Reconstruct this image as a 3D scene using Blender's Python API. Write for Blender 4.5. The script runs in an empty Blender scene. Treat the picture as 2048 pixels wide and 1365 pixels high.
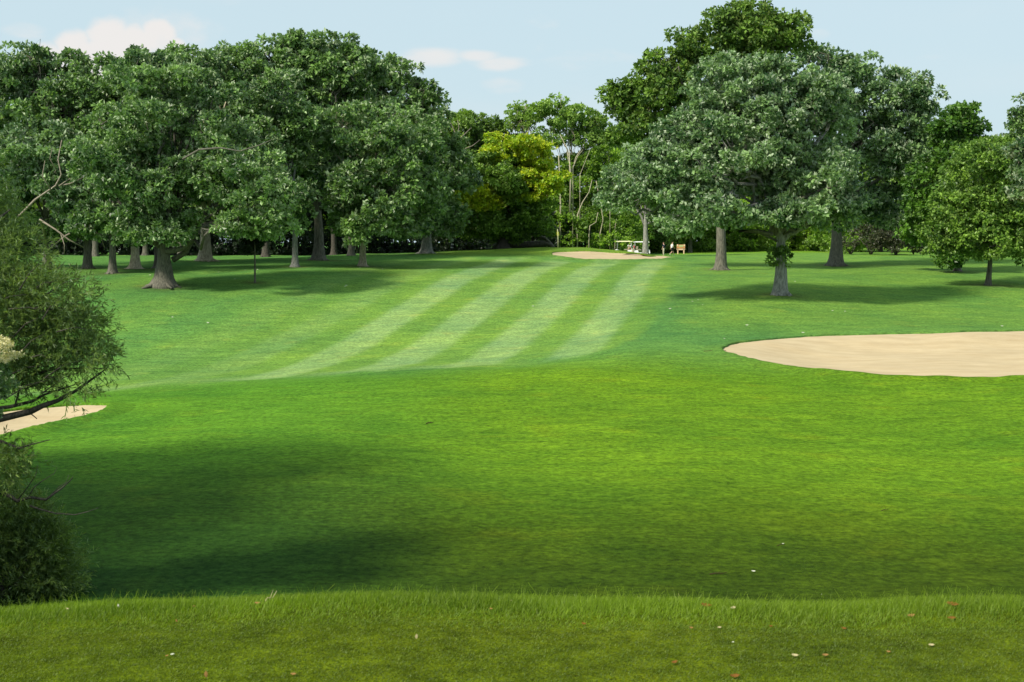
import bpy, math, random
import numpy as np
from mathutils import Vector
C = bpy.context.scene.collection
R = math.radians
rng = np.random.default_rng(7)
random.seed(5)

# ------------------------------------------------------------------ camera model
F = 2844.0; EYE = 1.64; PITCH = R(3.97)
cp, sp = math.cos(PITCH), math.sin(PITCH)
def ray(px, row):
    a = (px - 1024.0) / F; b = -(row - 682.5) / F
    return np.array([a, cp + b * sp, -sp + b * cp])
def at(px, row, d):
    r = ray(px, row); t = d / r[1]
    return np.array([r[0] * t, d, EYE + r[2] * t])

# ------------------------------------------------------------------ terrain
TB = {   # distance:height profiles, taken along several directions from the tee
 0:    [(26,1190),(33,1010),(40,915),(47,862),(52,832),(57,810),(63,793),(70,768),(78,722),(88,660),(98,608),(108,570),(120,543),(135,524),(150,513),(170,507),(200,502),(260,497)],
 250:  [(26,1190),(33,1005),(41,905),(50,835),(57,797),(63,779),(70,762),(78,728),(88,668),(98,608),(108,568),(120,541),(135,524),(150,514),(170,508),(200,502),(260,497)],
 600:  [(26,1188),(34,990),(43,880),(52,810),(60,767),(66,752),(74,737),(82,700),(90,658),(100,608),(112,560),(125,532),(135,521),(150,513),(170,508),(200,503),(260,497)],
 860:  [(26,1186),(34,995),(43,882),(52,803),(60,754),(66,738),(74,722),(82,692),(90,650),(100,605),(112,562),(125,536),(138,520),(150,508),(162,504),(175,506),(200,505),(260,500)],
 1024: [(26,1185),(34,1000),(43,885),(53,797),(61,743),(66,731),(74,714),(82,685),(90,648),(100,605),(112,566),(125,540),(138,521),(150,507),(160,499),(165,497),(180,502),(200,506),(260,502)],
 1160: [(26,1185),(34,1000),(43,880),(53,793),(61,738),(67,718),(76,690),(84,664),(92,635),(100,602),(112,566),(125,541),(138,525.5),(142,521),(150,505),(158,495),(166,493),(175,498),(190,506),(260,500)],
 1260: [(26,1185),(34,1000),(43,880),(53,793),(61,738),(67,705),(76,675),(84,650),(92,622),(100,596),(112,563),(125,540),(138,525.5),(142,521),(150,508.5),(160,504),(166,505.5),(174,510),(182,514),(195,514),(215,508),(260,498)],
 1344: [(26,1185),(34,1000),(43,880),(53,795),(62,735),(72,686),(80,655),(90,620),(100,590),(112,560),(125,539),(138,525),(142,521),(150,518),(165,514.5),(180,512),(190,511),(210,505),(240,498),(260,496)],
 1560: [(26,1190),(34,1010),(43,890),(53,803),(62,745),(70,702),(80,662),(90,620),(98,588),(110,563),(125,543),(140,527),(160,514),(190,507),(240,498),(260,496)],
 1800: [(26,1195),(34,1015),(43,900),(52,810),(58,764),(66,716),(76,669),(86,640),(98,606),(110,576),(125,546),(140,527),(160,512),(200,504),(240,499),(260,498)],
 2048: [(26,1195),(34,1015),(43,900),(52,806),(58,758),(66,712),(77,664),(86,640),(98,610),(110,579),(125,549),(140,529),(160,512),(200,504),(240,499),(260,498)],
}
cols = sorted(TB)
DG = np.arange(22.0, 262.0, 0.5)
UG = np.linspace(-0.42, 0.42, 253)
prof = []
for c in cols:
    ds = np.array([p[0] for p in TB[c]], float); zs = np.array([at(c, p[1], p[0])[2] for p in TB[c]])
    z = np.interp(DG, ds, zs)
    z[DG < 26] = zs[0] - 0.03 * (26 - DG[DG < 26]) * 0
    prof.append(z)
prof = np.array(prof)
cu = np.array([(c - 1024.0) / F for c in cols])
ZG = np.array([np.interp(UG, cu, prof[:, j]) for j in range(len(DG))]).T   # [u, d]
def gsmooth(A, n, axis):
    k = np.exp(-np.linspace(-2, 2, 2 * n + 1) ** 2); k /= k.sum()
    P = np.pad(A, [(n, n) if i == axis else (0, 0) for i in range(2)], mode='edge')
    out = np.zeros_like(A)
    for i, w in enumerate(k):
        out += w * (P[i:i + A.shape[0], :] if axis == 0 else P[:, i:i + A.shape[1]])
    return out
ZG = gsmooth(ZG, 9, 0)
ZS = gsmooth(ZG, 5, 1)
ZG = ZS
YN = np.array([-60, 5.9, 6.25, 6.6, 7.0, 7.6, 9, 12, 16, 19, 20.5, 22, 23.5])
SN = [0, 0, -.06, -.2, -.33, -.39, -.39, -.35, -.345, -.30, -.2, -.06, 0.0]
yn = np.arange(-60, 24, .05); sn = np.interp(yn, YN, SN); zn = np.concatenate([[0], np.cumsum((sn[1:] + sn[:-1]) * .025)])
zend = zn[-1]
def sstep_(a, b, x):
    t = np.clip((x - a) / (b - a), 0, 1); return t * t * (3 - 2 * t)
def ground(x, y):
    x = np.asarray(x, float); y = np.asarray(y, float)
    yy = np.clip(y, 22.0, 261.0); u = np.clip(x / np.maximum(yy, 1), UG[0], UG[-1])
    fu = (u - UG[0]) / (UG[1] - UG[0]); iu = np.clip(fu.astype(int), 0, len(UG) - 2); tu = fu - iu
    fd = (yy - DG[0]) / 0.5; idd = np.clip(fd.astype(int), 0, len(DG) - 2); td = fd - idd
    z = (ZG[iu, idd] * (1 - tu) * (1 - td) + ZG[iu + 1, idd] * tu * (1 - td) + ZG[iu, idd + 1] * (1 - tu) * td + ZG[iu + 1, idd + 1] * tu * td)
    zne = np.interp(y, yn, zn) * (-4.95 / zend if zend < 0 else 1)
    t = np.clip((y - 21.0) / 4.0, 0, 1); t = t * t * (3 - 2 * t)
    z = zne * (1 - t) + z * t
    amp = np.clip((y - 24) / 20, 0, 1) * 0.05
    z = z + amp * (np.sin(x * .55 + 1.3 * np.sin(y * .21)) * np.sin(y * .43 + .9) + .6 * np.sin(x * 1.1 + y * .37) * np.sin(y * .9 - x * .3))
    z = z - (y < 15) * np.clip((y - 4) / 2.4, 0, 1) * (.052 * sstep_(-.9, -2.6, x) + .026 * sstep_(.4, 1.6, x) + .012 * (np.sin(x * 1.7) + .6 * np.sin(x * 4.3 + 1)))
    z = z + 0.006 * np.sin(x * 2.1 + y) * np.sin(y * 2.7 - x * .6) * (y < 8)
    return z
def gz(x, y): return float(ground(x, y))
def hit(px, row, lo=3.0, hi=255.0):
    r = ray(px, row); ds = np.concatenate([np.arange(lo, 30, .02), np.arange(30, hi, .1)]); t = ds / r[1]
    z = EYE + r[2] * t; g = ground(r[0] * t, ds); k = np.argmax(g > z)
    if g[k] <= z[k]: k = len(ds) - 1
    return np.array([r[0] * t[k], ds[k], g[k]])

# ------------------------------------------------------------------ scene helpers
def setp(o, label=None, cat=None, group=None, kind=None):
    if label: o['label'] = label
    if cat: o['category'] = cat
    if group: o['group'] = group
    if kind: o['kind'] = kind
    return o
def mesh_np(name, V, Fc, mat, parent=None, tint=None, col=None, smooth=False, k=4):
    V = np.asarray(V, np.float32); Fc = np.asarray(Fc, np.int32)
    me = bpy.data.meshes.new(name); me.vertices.add(len(V)); me.vertices.foreach_set('co', V.ravel())
    n = len(Fc); me.loops.add(n * k); me.loops.foreach_set('vertex_index', Fc.ravel())
    me.polygons.add(n); me.polygons.foreach_set('loop_start', np.arange(0, n * k, k, dtype=np.int32))
    me.polygons.foreach_set('use_smooth', np.full(n, bool(smooth)))
    me.update(calc_edges=True)
    if tint is not None:
        a = me.attributes.new('tint', 'FLOAT', 'FACE'); a.data.foreach_set('value', np.asarray(tint, np.float32))
    if col is not None:
        a = me.attributes.new('gcol', 'FLOAT_COLOR', 'POINT'); a.data.foreach_set('color', np.asarray(col, np.float32).ravel())
    me.materials.append(mat)
    o = bpy.data.objects.new(name, me); C.objects.link(o)
    if parent: o.parent = parent
    return o
def empty(name, loc, label, cat, group=None):
    o = bpy.data.objects.new(name, None); C.objects.link(o); o.location = tuple(float(v) for v in loc); o.empty_display_size = .3
    return setp(o, label, cat, group)

class MB:
    """collects closed boxes, tubes, lathes into one mesh"""
    def __init__(s): s.v = []; s.f = []
    def box(s, c, size, rot=0.0, taper=1.0, bev=0.0):
        cx, cy, cz = c; a, b, h = size[0] / 2, size[1] / 2, size[2] / 2; n = len(s.v); cr, sr = math.cos(rot), math.sin(rot)
        e = bev if bev > 0 else min(a, b, h) * .12
        lv = []
        for (z, k) in ((-h, 1), (-h + e, 1), (h - e, taper), (h, taper)):
            ins = e if z in (-h, h) else 0
            A, B = a * k - ins, b * k - ins
            cc = min(e, .4 * A, .4 * B)
            for x, y in ((-A + cc, -B), (A - cc, -B), (A, -B + cc), (A, B - cc), (A - cc, B), (-A + cc, B), (-A, B - cc), (-A, -B + cc)):
                lv.append((cx + x * cr - y * sr, cy + x * sr + y * cr, cz + z))
        s.v += lv
        for r_ in range(3):
            for i in range(8):
                j = (i + 1) % 8; s.f.append((n + r_ * 8 + i, n + r_ * 8 + j, n + r_ * 8 + 8 + j, n + r_ * 8 + 8 + i))
        s.f.append(tuple(n + i for i in reversed(range(8)))); s.f.append(tuple(n + 24 + i for i in range(8)))
        return s
    def tube(s, pts, rad, seg=8):
        P = [Vector([float(q) for q in p]) for p in pts]; n0 = len(s.v)
        rad = rad if hasattr(rad, '__len__') else [rad] * len(P)
        ref = Vector((0.13, .31, 1)).normalized(); prev = None
        for i, p in enumerate(P):
            t = (P[min(i + 1, len(P) - 1)] - P[max(i - 1, 0)]).normalized()
            if prev is None:
                a = t.cross(ref)
                if a.length < .1: a = t.cross(Vector((1, 0, 0)))
            else: a = prev - t * prev.dot(t)
            a.normalize(); prev = a; b = t.cross(a)
            for k in range(seg):
                th = 2 * math.pi * k / seg; s.v.append(tuple(p + (a * math.cos(th) + b * math.sin(th)) * rad[i]))
        for i in range(len(P) - 1):
            for k in range(seg):
                j = (k + 1) % seg; s.f.append((n0 + i * seg + k, n0 + i * seg + j, n0 + (i + 1) * seg + j, n0 + (i + 1) * seg + k))
        s.f.append(tuple(n0 + k for k in reversed(range(seg)))); s.f.append(tuple(n0 + (len(P) - 1) * seg + k for k in range(seg)))
        return s
    def build(s, name, mat, parent=None, smooth=False):
        me = bpy.data.meshes.new(name); me.from_pydata(s.v, [], s.f); me.materials.append(mat); me.update()
        if smooth:
            for p in me.polygons: p.use_smooth = True
        o = bpy.data.objects.new(name, me); C.objects.link(o)
        if parent: o.parent = parent
        return o

# ------------------------------------------------------------------ materials
def newmat(name):
    m = bpy.data.materials.new(name); m.use_nodes = True; nt = m.node_tree; nt.nodes.clear()
    return m, nt, nt.nodes, nt.links
def plain(name, col, rough=.6, metal=0.0, nscale=8, namt=.15):
    m, nt, N, L = newmat(name); out = N.new('ShaderNodeOutputMaterial'); p = N.new('ShaderNodeBsdfPrincipled')
    tc = N.new('ShaderNodeTexCoord'); no = N.new('ShaderNodeTexNoise'); no.inputs['Scale'].default_value = nscale; no.inputs['Detail'].default_value = 4
    mx = N.new('ShaderNodeMix'); mx.data_type = 'RGBA'; L.new(tc.outputs['Object'], no.inputs['Vector']); L.new(no.outputs['Fac'], mx.inputs['Factor'])
    mx.inputs['A'].default_value = (*[c * (1 - namt) for c in col], 1); mx.inputs['B'].default_value = (*[min(1, c * (1 + namt)) for c in col], 1)
    L.new(mx.outputs['Result'], p.inputs['Base Color']); p.inputs['Roughness'].default_value = rough; p.inputs['Metallic'].default_value = metal; p.inputs['Specular IOR Level'].default_value = .05 if rough > .75 else .5
    L.new(p.outputs[0], out.inputs[0]); return m
def leafmat(name, dark, light, back, transl=.22, rough=.45, spec=.4, big=.22):
    m, nt, N, L = newmat(name); out = N.new('ShaderNodeOutputMaterial'); p = N.new('ShaderNodeBsdfPrincipled')
    at_ = N.new('ShaderNodeAttribute'); at_.attribute_name = 'tint'
    g = N.new('ShaderNodeNewGeometry')
    no = N.new('ShaderNodeTexNoise'); no.inputs['Scale'].default_value = big; no.inputs['Detail'].default_value = 2
    L.new(g.outputs['Position'], no.inputs['Vector'])
    ad = N.new('ShaderNodeMath'); ad.operation = 'MULTIPLY_ADD'; L.new(no.outputs['Fac'], ad.inputs[0]); ad.inputs[1].default_value = 1.2; ad.inputs[2].default_value = -.6
    a2 = N.new('ShaderNodeMath'); a2.operation = 'ADD'; a2.use_clamp = True; L.new(at_.outputs['Fac'], a2.inputs[0]); L.new(ad.outputs[0], a2.inputs[1])
    mx = N.new('ShaderNodeMix'); mx.data_type = 'RGBA'; L.new(a2.outputs[0], mx.inputs['Factor'])
    mx.inputs['A'].default_value = (*dark, 1); mx.inputs['B'].default_value = (*light, 1)
    m2 = N.new('ShaderNodeMix'); m2.data_type = 'RGBA'; L.new(g.outputs['Backfacing'], m2.inputs['Factor'])
    L.new(mx.outputs['Result'], m2.inputs['A']); m2.inputs['B'].default_value = (*back, 1)
    L.new(m2.outputs['Result'], p.inputs['Base Color']); p.inputs['Roughness'].default_value = rough; p.inputs['Specular IOR Level'].default_value = spec
    tr = N.new('ShaderNodeBsdfTranslucent'); tm = N.new('ShaderNodeMix'); tm.data_type = 'RGBA'; tm.blend_type = 'MULTIPLY'; tm.inputs['Factor'].default_value = 1
    L.new(mx.outputs['Result'], tm.inputs['A']); tm.inputs['B'].default_value = (1.5, 1.6, .6, 1); L.new(tm.outputs['Result'], tr.inputs['Color'])
    ms = N.new('ShaderNodeMixShader'); ms.inputs[0].default_value = transl; L.new(p.outputs[0], ms.inputs[1]); L.new(tr.outputs[0], ms.inputs[2])
    L.new(ms.outputs[0], out.inputs[0]); return m
def barkmat(name, a, b, scale=3.0):
    m, nt, N, L = newmat(name); out = N.new('ShaderNodeOutputMaterial'); p = N.new('ShaderNodeBsdfPrincipled')
    g = N.new('ShaderNodeNewGeometry'); mp = N.new('ShaderNodeMapping'); mp.inputs['Scale'].default_value = (scale * 2.6, scale * 2.6, scale * .5)
    L.new(g.outputs['Position'], mp.inputs['Vector'])
    no = N.new('ShaderNodeTexNoise'); no.inputs['Scale'].default_value = 1.6; no.inputs['Detail'].default_value = 6; no.inputs['Roughness'].default_value = .65
    L.new(mp.outputs[0], no.inputs['Vector']); rp = N.new('ShaderNodeValToRGB'); rp.color_ramp.elements[0].position = .35; rp.color_ramp.elements[1].position = .65
    rp.color_ramp.elements[0].color = (*a, 1); rp.color_ramp.elements[1].color = (*b, 1); L.new(no.outputs['Fac'], rp.inputs[0]); L.new(rp.outputs[0], p.inputs['Base Color'])
    bp = N.new('ShaderNodeBump'); bp.inputs['Strength'].default_value = .9; bp.inputs['Distance'].default_value = .08; L.new(no.outputs['Fac'], bp.inputs['Height'])
    L.new(bp.outputs[0], p.inputs['Normal']); p.inputs['Roughness'].default_value = .9; L.new(p.outputs[0], out.inputs[0]); return m

M = {}
M['oak'] = leafmat('oak_leaves', (.015, .055, .008), (.22, .37, .095), (.36, .46, .26), spec=.4, rough=.4)
M['silver'] = leafmat('silver_oak_leaves', (.018, .062, .014), (.25, .39, .145), (.44, .54, .36), spec=.35, rough=.4)
M['olive'] = leafmat('olive_green_leaves', (.024, .066, .008), (.20, .34, .050), (.18, .26, .06), rough=.5, spec=.3)
M['maple'] = leafmat('maple_leaves', (.040, .095, .010), (.24, .40, .05), (.22, .35, .08), rough=.45, spec=.35)
M['maple_dark'] = leafmat('dark_maple_leaves', (.022, .070, .008), (.13, .27, .030), (.14, .25, .05), rough=.45, spec=.35)
M['locust'] = leafmat('locust_leaves', (.07, .15, .02), (.32, .48, .09), (.28, .42, .10), transl=.35)
M['wood'] = leafmat('woodland_leaves', (.036, .084, .012), (.23, .37, .055), (.20, .32, .08), transl=.3)
M['hedge'] = leafmat('hedge_leaves', (.055, .12, .012), (.28, .45, .04), (.24, .40, .08), transl=.35)
M['yellow'] = leafmat('yellowing_leaves', (.17, .32, .012), (.52, .56, .02), (.45, .46, .05), transl=.3)
M['willow'] = leafmat('willow_leaves', (.050, .090, .014), (.24, .35, .08), (.19, .28, .12), transl=.3, spec=.3)
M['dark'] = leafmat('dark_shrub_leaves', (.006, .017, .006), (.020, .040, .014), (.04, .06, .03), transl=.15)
M['brownish'] = leafmat('dry_bush_leaves', (.022, .035, .012), (.060, .065, .028), (.08, .08, .05), transl=.2)
M['blossom'] = leafmat('cream_blossom', (.55, .50, .25), (.80, .74, .48), (.7, .65, .4), transl=.2)
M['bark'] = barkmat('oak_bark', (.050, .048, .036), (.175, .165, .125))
M['barklt'] = barkmat('pale_bark', (.19, .165, .11), (.54, .47, .34))
M['barkgy'] = barkmat('grey_bark', (.12, .12, .105), (.36, .36, .32))
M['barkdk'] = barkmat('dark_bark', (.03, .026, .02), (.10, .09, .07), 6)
M['deadwood'] = barkmat('dead_wood', (.15, .12, .09), (.38, .33, .26), 6)
M['barkth'] = barkmat('thin_trunk_bark', (.24, .22, .14), (.55, .50, .36), 5)

def groundmat(name):
    m, nt, N, L = newmat(name); out = N.new('ShaderNodeOutputMaterial'); p = N.new('ShaderNodeBsdfPrincipled')
    g = N.new('ShaderNodeNewGeometry'); va = N.new('ShaderNodeAttribute'); va.attribute_name = 'gcol'
    def noise(sc, det, rough=.6, stretch=None):
        n = N.new('ShaderNodeTexNoise'); n.inputs['Scale'].default_value = sc; n.inputs['Detail'].default_value = det; n.inputs['Roughness'].default_value = rough
        if stretch:
            mp = N.new('ShaderNodeMapping'); mp.inputs['Scale'].default_value = stretch; L.new(g.outputs['Position'], mp.inputs[0]); L.new(mp.outputs[0], n.inputs['Vector'])
        else: L.new(g.outputs['Position'], n.inputs['Vector'])
        return n
    def mul(prev, n, lo, hi, p0=.3, p1=.7, tint0=(1, 1, 1), tint1=(1, 1, 1)):
        rp = N.new('ShaderNodeValToRGB'); rp.color_ramp.elements[0].position = p0; rp.color_ramp.elements[1].position = p1
        rp.color_ramp.elements[0].color = (*[lo * t for t in tint0], 1); rp.color_ramp.elements[1].color = (*[hi * t for t in tint1], 1)
        L.new(n.outputs['Fac'], rp.inputs[0]); mx = N.new('ShaderNodeMix'); mx.data_type = 'RGBA'; mx.blend_type = 'MULTIPLY'; mx.inputs['Factor'].default_value = 1
        L.new(prev, mx.inputs['A']); L.new(rp.outputs[0], mx.inputs['B']); return mx.outputs['Result']
    c = va.outputs['Color']
    n1 = noise(.16, 3); n2 = noise(1.0, 5, .72, (.6, 1.3, 1)); n3 = noise(6, 4, .75); n4 = noise(60, 3, .7); n6 = noise(2.0, 4, .7, (.5, 1.25, 1))
    c = mul(c, n1, .86, 1.13, tint0=(.86, .99, 1.2), tint1=(1.05, 1, .95))
    c = mul(c, n6, .86, 1.14, .34, .66)
    c = mul(c, n2, .80, 1.20, tint0=(.95, 1, 1), tint1=(1.1, 1, .9))
    c = mul(c, n3, .58, 1.42, .35, .65, tint1=(1.06, 1, .9))
    c = mul(c, n4, .60, 1.40, .32, .68)
    n5 = noise(.55, 2, .5)
    c = mul(c, n5, 1.0, 1.06, .60, .74, tint1=(1.18, 1, .95))
    L.new(c, p.inputs['Base Color']); p.inputs['Roughness'].default_value = .8; p.inputs['Specular IOR Level'].default_value = .03
    hs = N.new('ShaderNodeMath'); hs.operation = 'ADD'; L.new(n3.outputs['Fac'], hs.inputs[0]); L.new(n4.outputs['Fac'], hs.inputs[1])
    bp = N.new('ShaderNodeBump'); bp.inputs['Strength'].default_value = .7; bp.inputs['Distance'].default_value = .05; L.new(hs.outputs[0], bp.inputs['Height']); L.new(bp.outputs[0], p.inputs['Normal'])
    L.new(p.outputs[0], out.inputs[0]); return m
M['grass'] = groundmat('turf')
def sandmat():
    m, nt, N, L = newmat('bunker_sand'); out = N.new('ShaderNodeOutputMaterial'); p = N.new('ShaderNodeBsdfPrincipled'); g = N.new('ShaderNodeNewGeometry')
    mp = N.new('ShaderNodeMapping'); mp.inputs['Scale'].default_value = (.5, 1.8, 1); mp.inputs['Rotation'].default_value = (0, 0, .15); L.new(g.outputs['Position'], mp.inputs[0])
    a = N.new('ShaderNodeTexNoise'); a.inputs['Scale'].default_value = .9; a.inputs['Detail'].default_value = 7; a.inputs['Roughness'].default_value = .62; L.new(mp.outputs[0], a.inputs['Vector'])
    rp = N.new('ShaderNodeValToRGB'); rp.color_ramp.elements[0].position = .3; rp.color_ramp.elements[1].position = .7
    rp.color_ramp.elements[0].color = (.37, .28, .155, 1); rp.color_ramp.elements[1].color = (.47, .375, .225, 1); L.new(a.outputs['Fac'], rp.inputs[0]); L.new(rp.outputs[0], p.inputs['Base Color'])
    b = N.new('ShaderNodeTexNoise'); b.inputs['Scale'].default_value = 3.5; b.inputs['Detail'].default_value = 6; L.new(mp.outputs[0], b.inputs['Vector'])
    bp = N.new('ShaderNodeBump'); bp.inputs['Strength'].default_value = .5; bp.inputs['Distance'].default_value = .07; L.new(b.outputs['Fac'], bp.inputs['Height']); L.new(bp.outputs[0], p.inputs['Normal'])
    p.inputs['Roughness'].default_value = .95; L.new(p.outputs[0], out.inputs[0]); return m
M['sand'] = sandmat()

# ------------------------------------------------------------------ bunkers
def catmull(P, n=10):
    P = np.asarray(P, float); out = []; m = len(P)
    for i in range(m):
        p0, p1, p2, p3 = P[i - 1], P[i], P[(i + 1) % m], P[(i + 2) % m]
        for t in np.linspace(0, 1, n, endpoint=False):
            out.append(.5 * (2 * p1 + (p2 - p0) * t + (2 * p0 - 5 * p1 + 4 * p2 - p3) * t * t + (3 * p1 - p0 - 3 * p2 + p3) * t ** 3))
    return np.array(out)
class Bunker:
    def __init__(s, pts, depth, maxd=255):
        W = np.array([hit(px, r)[:2] for px, r in pts]); W = catmull(W, 8)
        s.c = W.mean(0); s.c[0] = (W[:, 0].max() + W[:, 0].min()) / 2; s.c[1] = (W[:, 1].max() + W[:, 1].min()) / 2
        s.sc = np.array([(np.ptp(W[:, 0])) / 2, (np.ptp(W[:, 1])) / 2])
        q = (W - s.c) / s.sc; th = np.arctan2(q[:, 1], q[:, 0]); rr = np.hypot(q[:, 0], q[:, 1]); o = np.argsort(th)
        th, rr = th[o], rr[o]
        s.th = np.concatenate([th - 2 * np.pi, th, th + 2 * np.pi]); s.rr = np.concatenate([rr, rr, rr]); s.depth = depth
    def R(s, th): return np.interp(th, s.th, s.rr) * (1 + .004 * np.sin(th * 17) + .0025 * np.sin(th * 41 + 1) + .0015 * np.sin(th * 67 + 2) + .001 * np.sin(th * 131))
    def rel(s, x, y):
        q0 = (x - s.c[0]) / s.sc[0]; q1 = (y - s.c[1]) / s.sc[1]; th = np.arctan2(q1, q0); return np.hypot(q0, q1) / s.R(th)
BK = [Bunker([(1445,703),(1460,693),(1500,686),(1600,677),(1700,673),(1830,670),(1950,666),(2048,664),(2150,663),(2250,672),(2290,695),(2250,730),(2150,752),(2048,757),(1950,760.5),(1830,758),(1700,749),(1600,740),(1520,726),(1470,714)], .55),
      Bunker([(217,817),(200,813),(150,814),(70,820),(0,828),(-80,840),(-150,858),(-165,880),(-90,893),(0,877),(60,862),(130,846),(190,832)], .3),
      Bunker([(1103,510),(1113,506),(1150,504.5),(1200,505.5),(1260,509),(1310,512),(1350,516.5),(1330,519),(1280,521),(1200,521),(1150,519),(1115,514)], .15)]
def sstep(a, b, x):
    t = np.clip((x - a) / (b - a), 0, 1); return t * t * (3 - 2 * t)
def carve(x, y, z):
    for b in BK:
        r = b.rel(x, y); z = z - (b.depth + .3) * (1 - sstep(.86, 1.0, r))
    return z
NT = 360
for i, (b, nm) in enumerate(zip(BK, ['right', 'left', 'green'])):
    th = np.linspace(-np.pi, np.pi, NT, endpoint=False); rs = np.linspace(0.0005, 1, 40) ** .8
    V = []
    Rt = b.R(th)
    for r in rs:
        x = b.c[0] + np.cos(th) * Rt * r * b.sc[0]; y = b.c[1] + np.sin(th) * Rt * r * b.sc[1]
        z = ground(x, y) + .04 - b.depth * (1 - sstep(.5, .99, r)) + .012 * np.sin(x * 1.7 + y) * np.sin(y * 2.1) * (r < .97)
        V.append(np.stack([x, y, z], 1))
    V = np.concatenate(V); nr = len(rs); a = np.arange(NT); fb = []
    for k in range(nr - 1): fb.append(np.stack([k * NT + a, k * NT + (a + 1) % NT, (k + 1) * NT + (a + 1) % NT, (k + 1) * NT + a], 1))
    V = np.vstack([V, V[:NT].mean(0)]); cc = len(V) - 1
    fb = [f[:, ::-1] for f in fb]; fb = [np.stack([f[:, 0], f[:, 3], f[:, 2], f[:, 1]], 1) for f in fb]
    fb.append(np.stack([np.full(NT // 2, cc), (a[::2] + 2) % NT, a[::2] + 1, a[::2]], 1))
    Fq = np.concatenate(fb)
    o = mesh_np('sand_bunker', V, Fq, M['sand'], smooth=True); setp(o, kind='structure')
    # turf lip round the sand
    V = []; hs = [(0.0, -.02), (0.0, .11), (.05, .135), (.25, .115), (.6, .06), (1.2, -.03)]
    per = np.stack([b.c[0] + np.cos(th) * Rt * b.sc[0], b.c[1] + np.sin(th) * Rt * b.sc[1]], 1)
    tn = np.roll(per, -1, 0) - np.roll(per, 1, 0); nrm = np.stack([tn[:, 1], -tn[:, 0]], 1); nrm /= np.linalg.norm(nrm, axis=1)[:, None]
    wob = .015 * np.sin(th * 57 + 2 * np.sin(th * 5)) + .01 * np.sin(th * 119 + 1); hw = 1 + .12 * np.sin(th * 31 + 3 * np.sin(th * 4)) * np.sin(th * 13 + 1)
    for (dx, h) in hs:
        P2 = per + nrm * (dx + wob * (dx < .06))[:, None] - nrm * .02 if not np.isscalar(dx) else per + nrm * (dx - .02 + (wob if dx < .06 else 0))[:, None] if dx < .06 else per + nrm * dx
        z = ground(P2[:, 0], P2[:, 1]) + h * (hw if h > 0 else 1)
        V.append(np.stack([P2[:, 0], P2[:, 1], z], 1))
    V = np.concatenate(V); fb = [np.stack([k * NT + a, (k + 1) * NT + a, (k + 1) * NT + (a + 1) % NT, k * NT + (a + 1) % NT], 1) for k in range(len(hs) - 1)]
    b.lip = (V, np.concatenate(fb))

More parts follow.
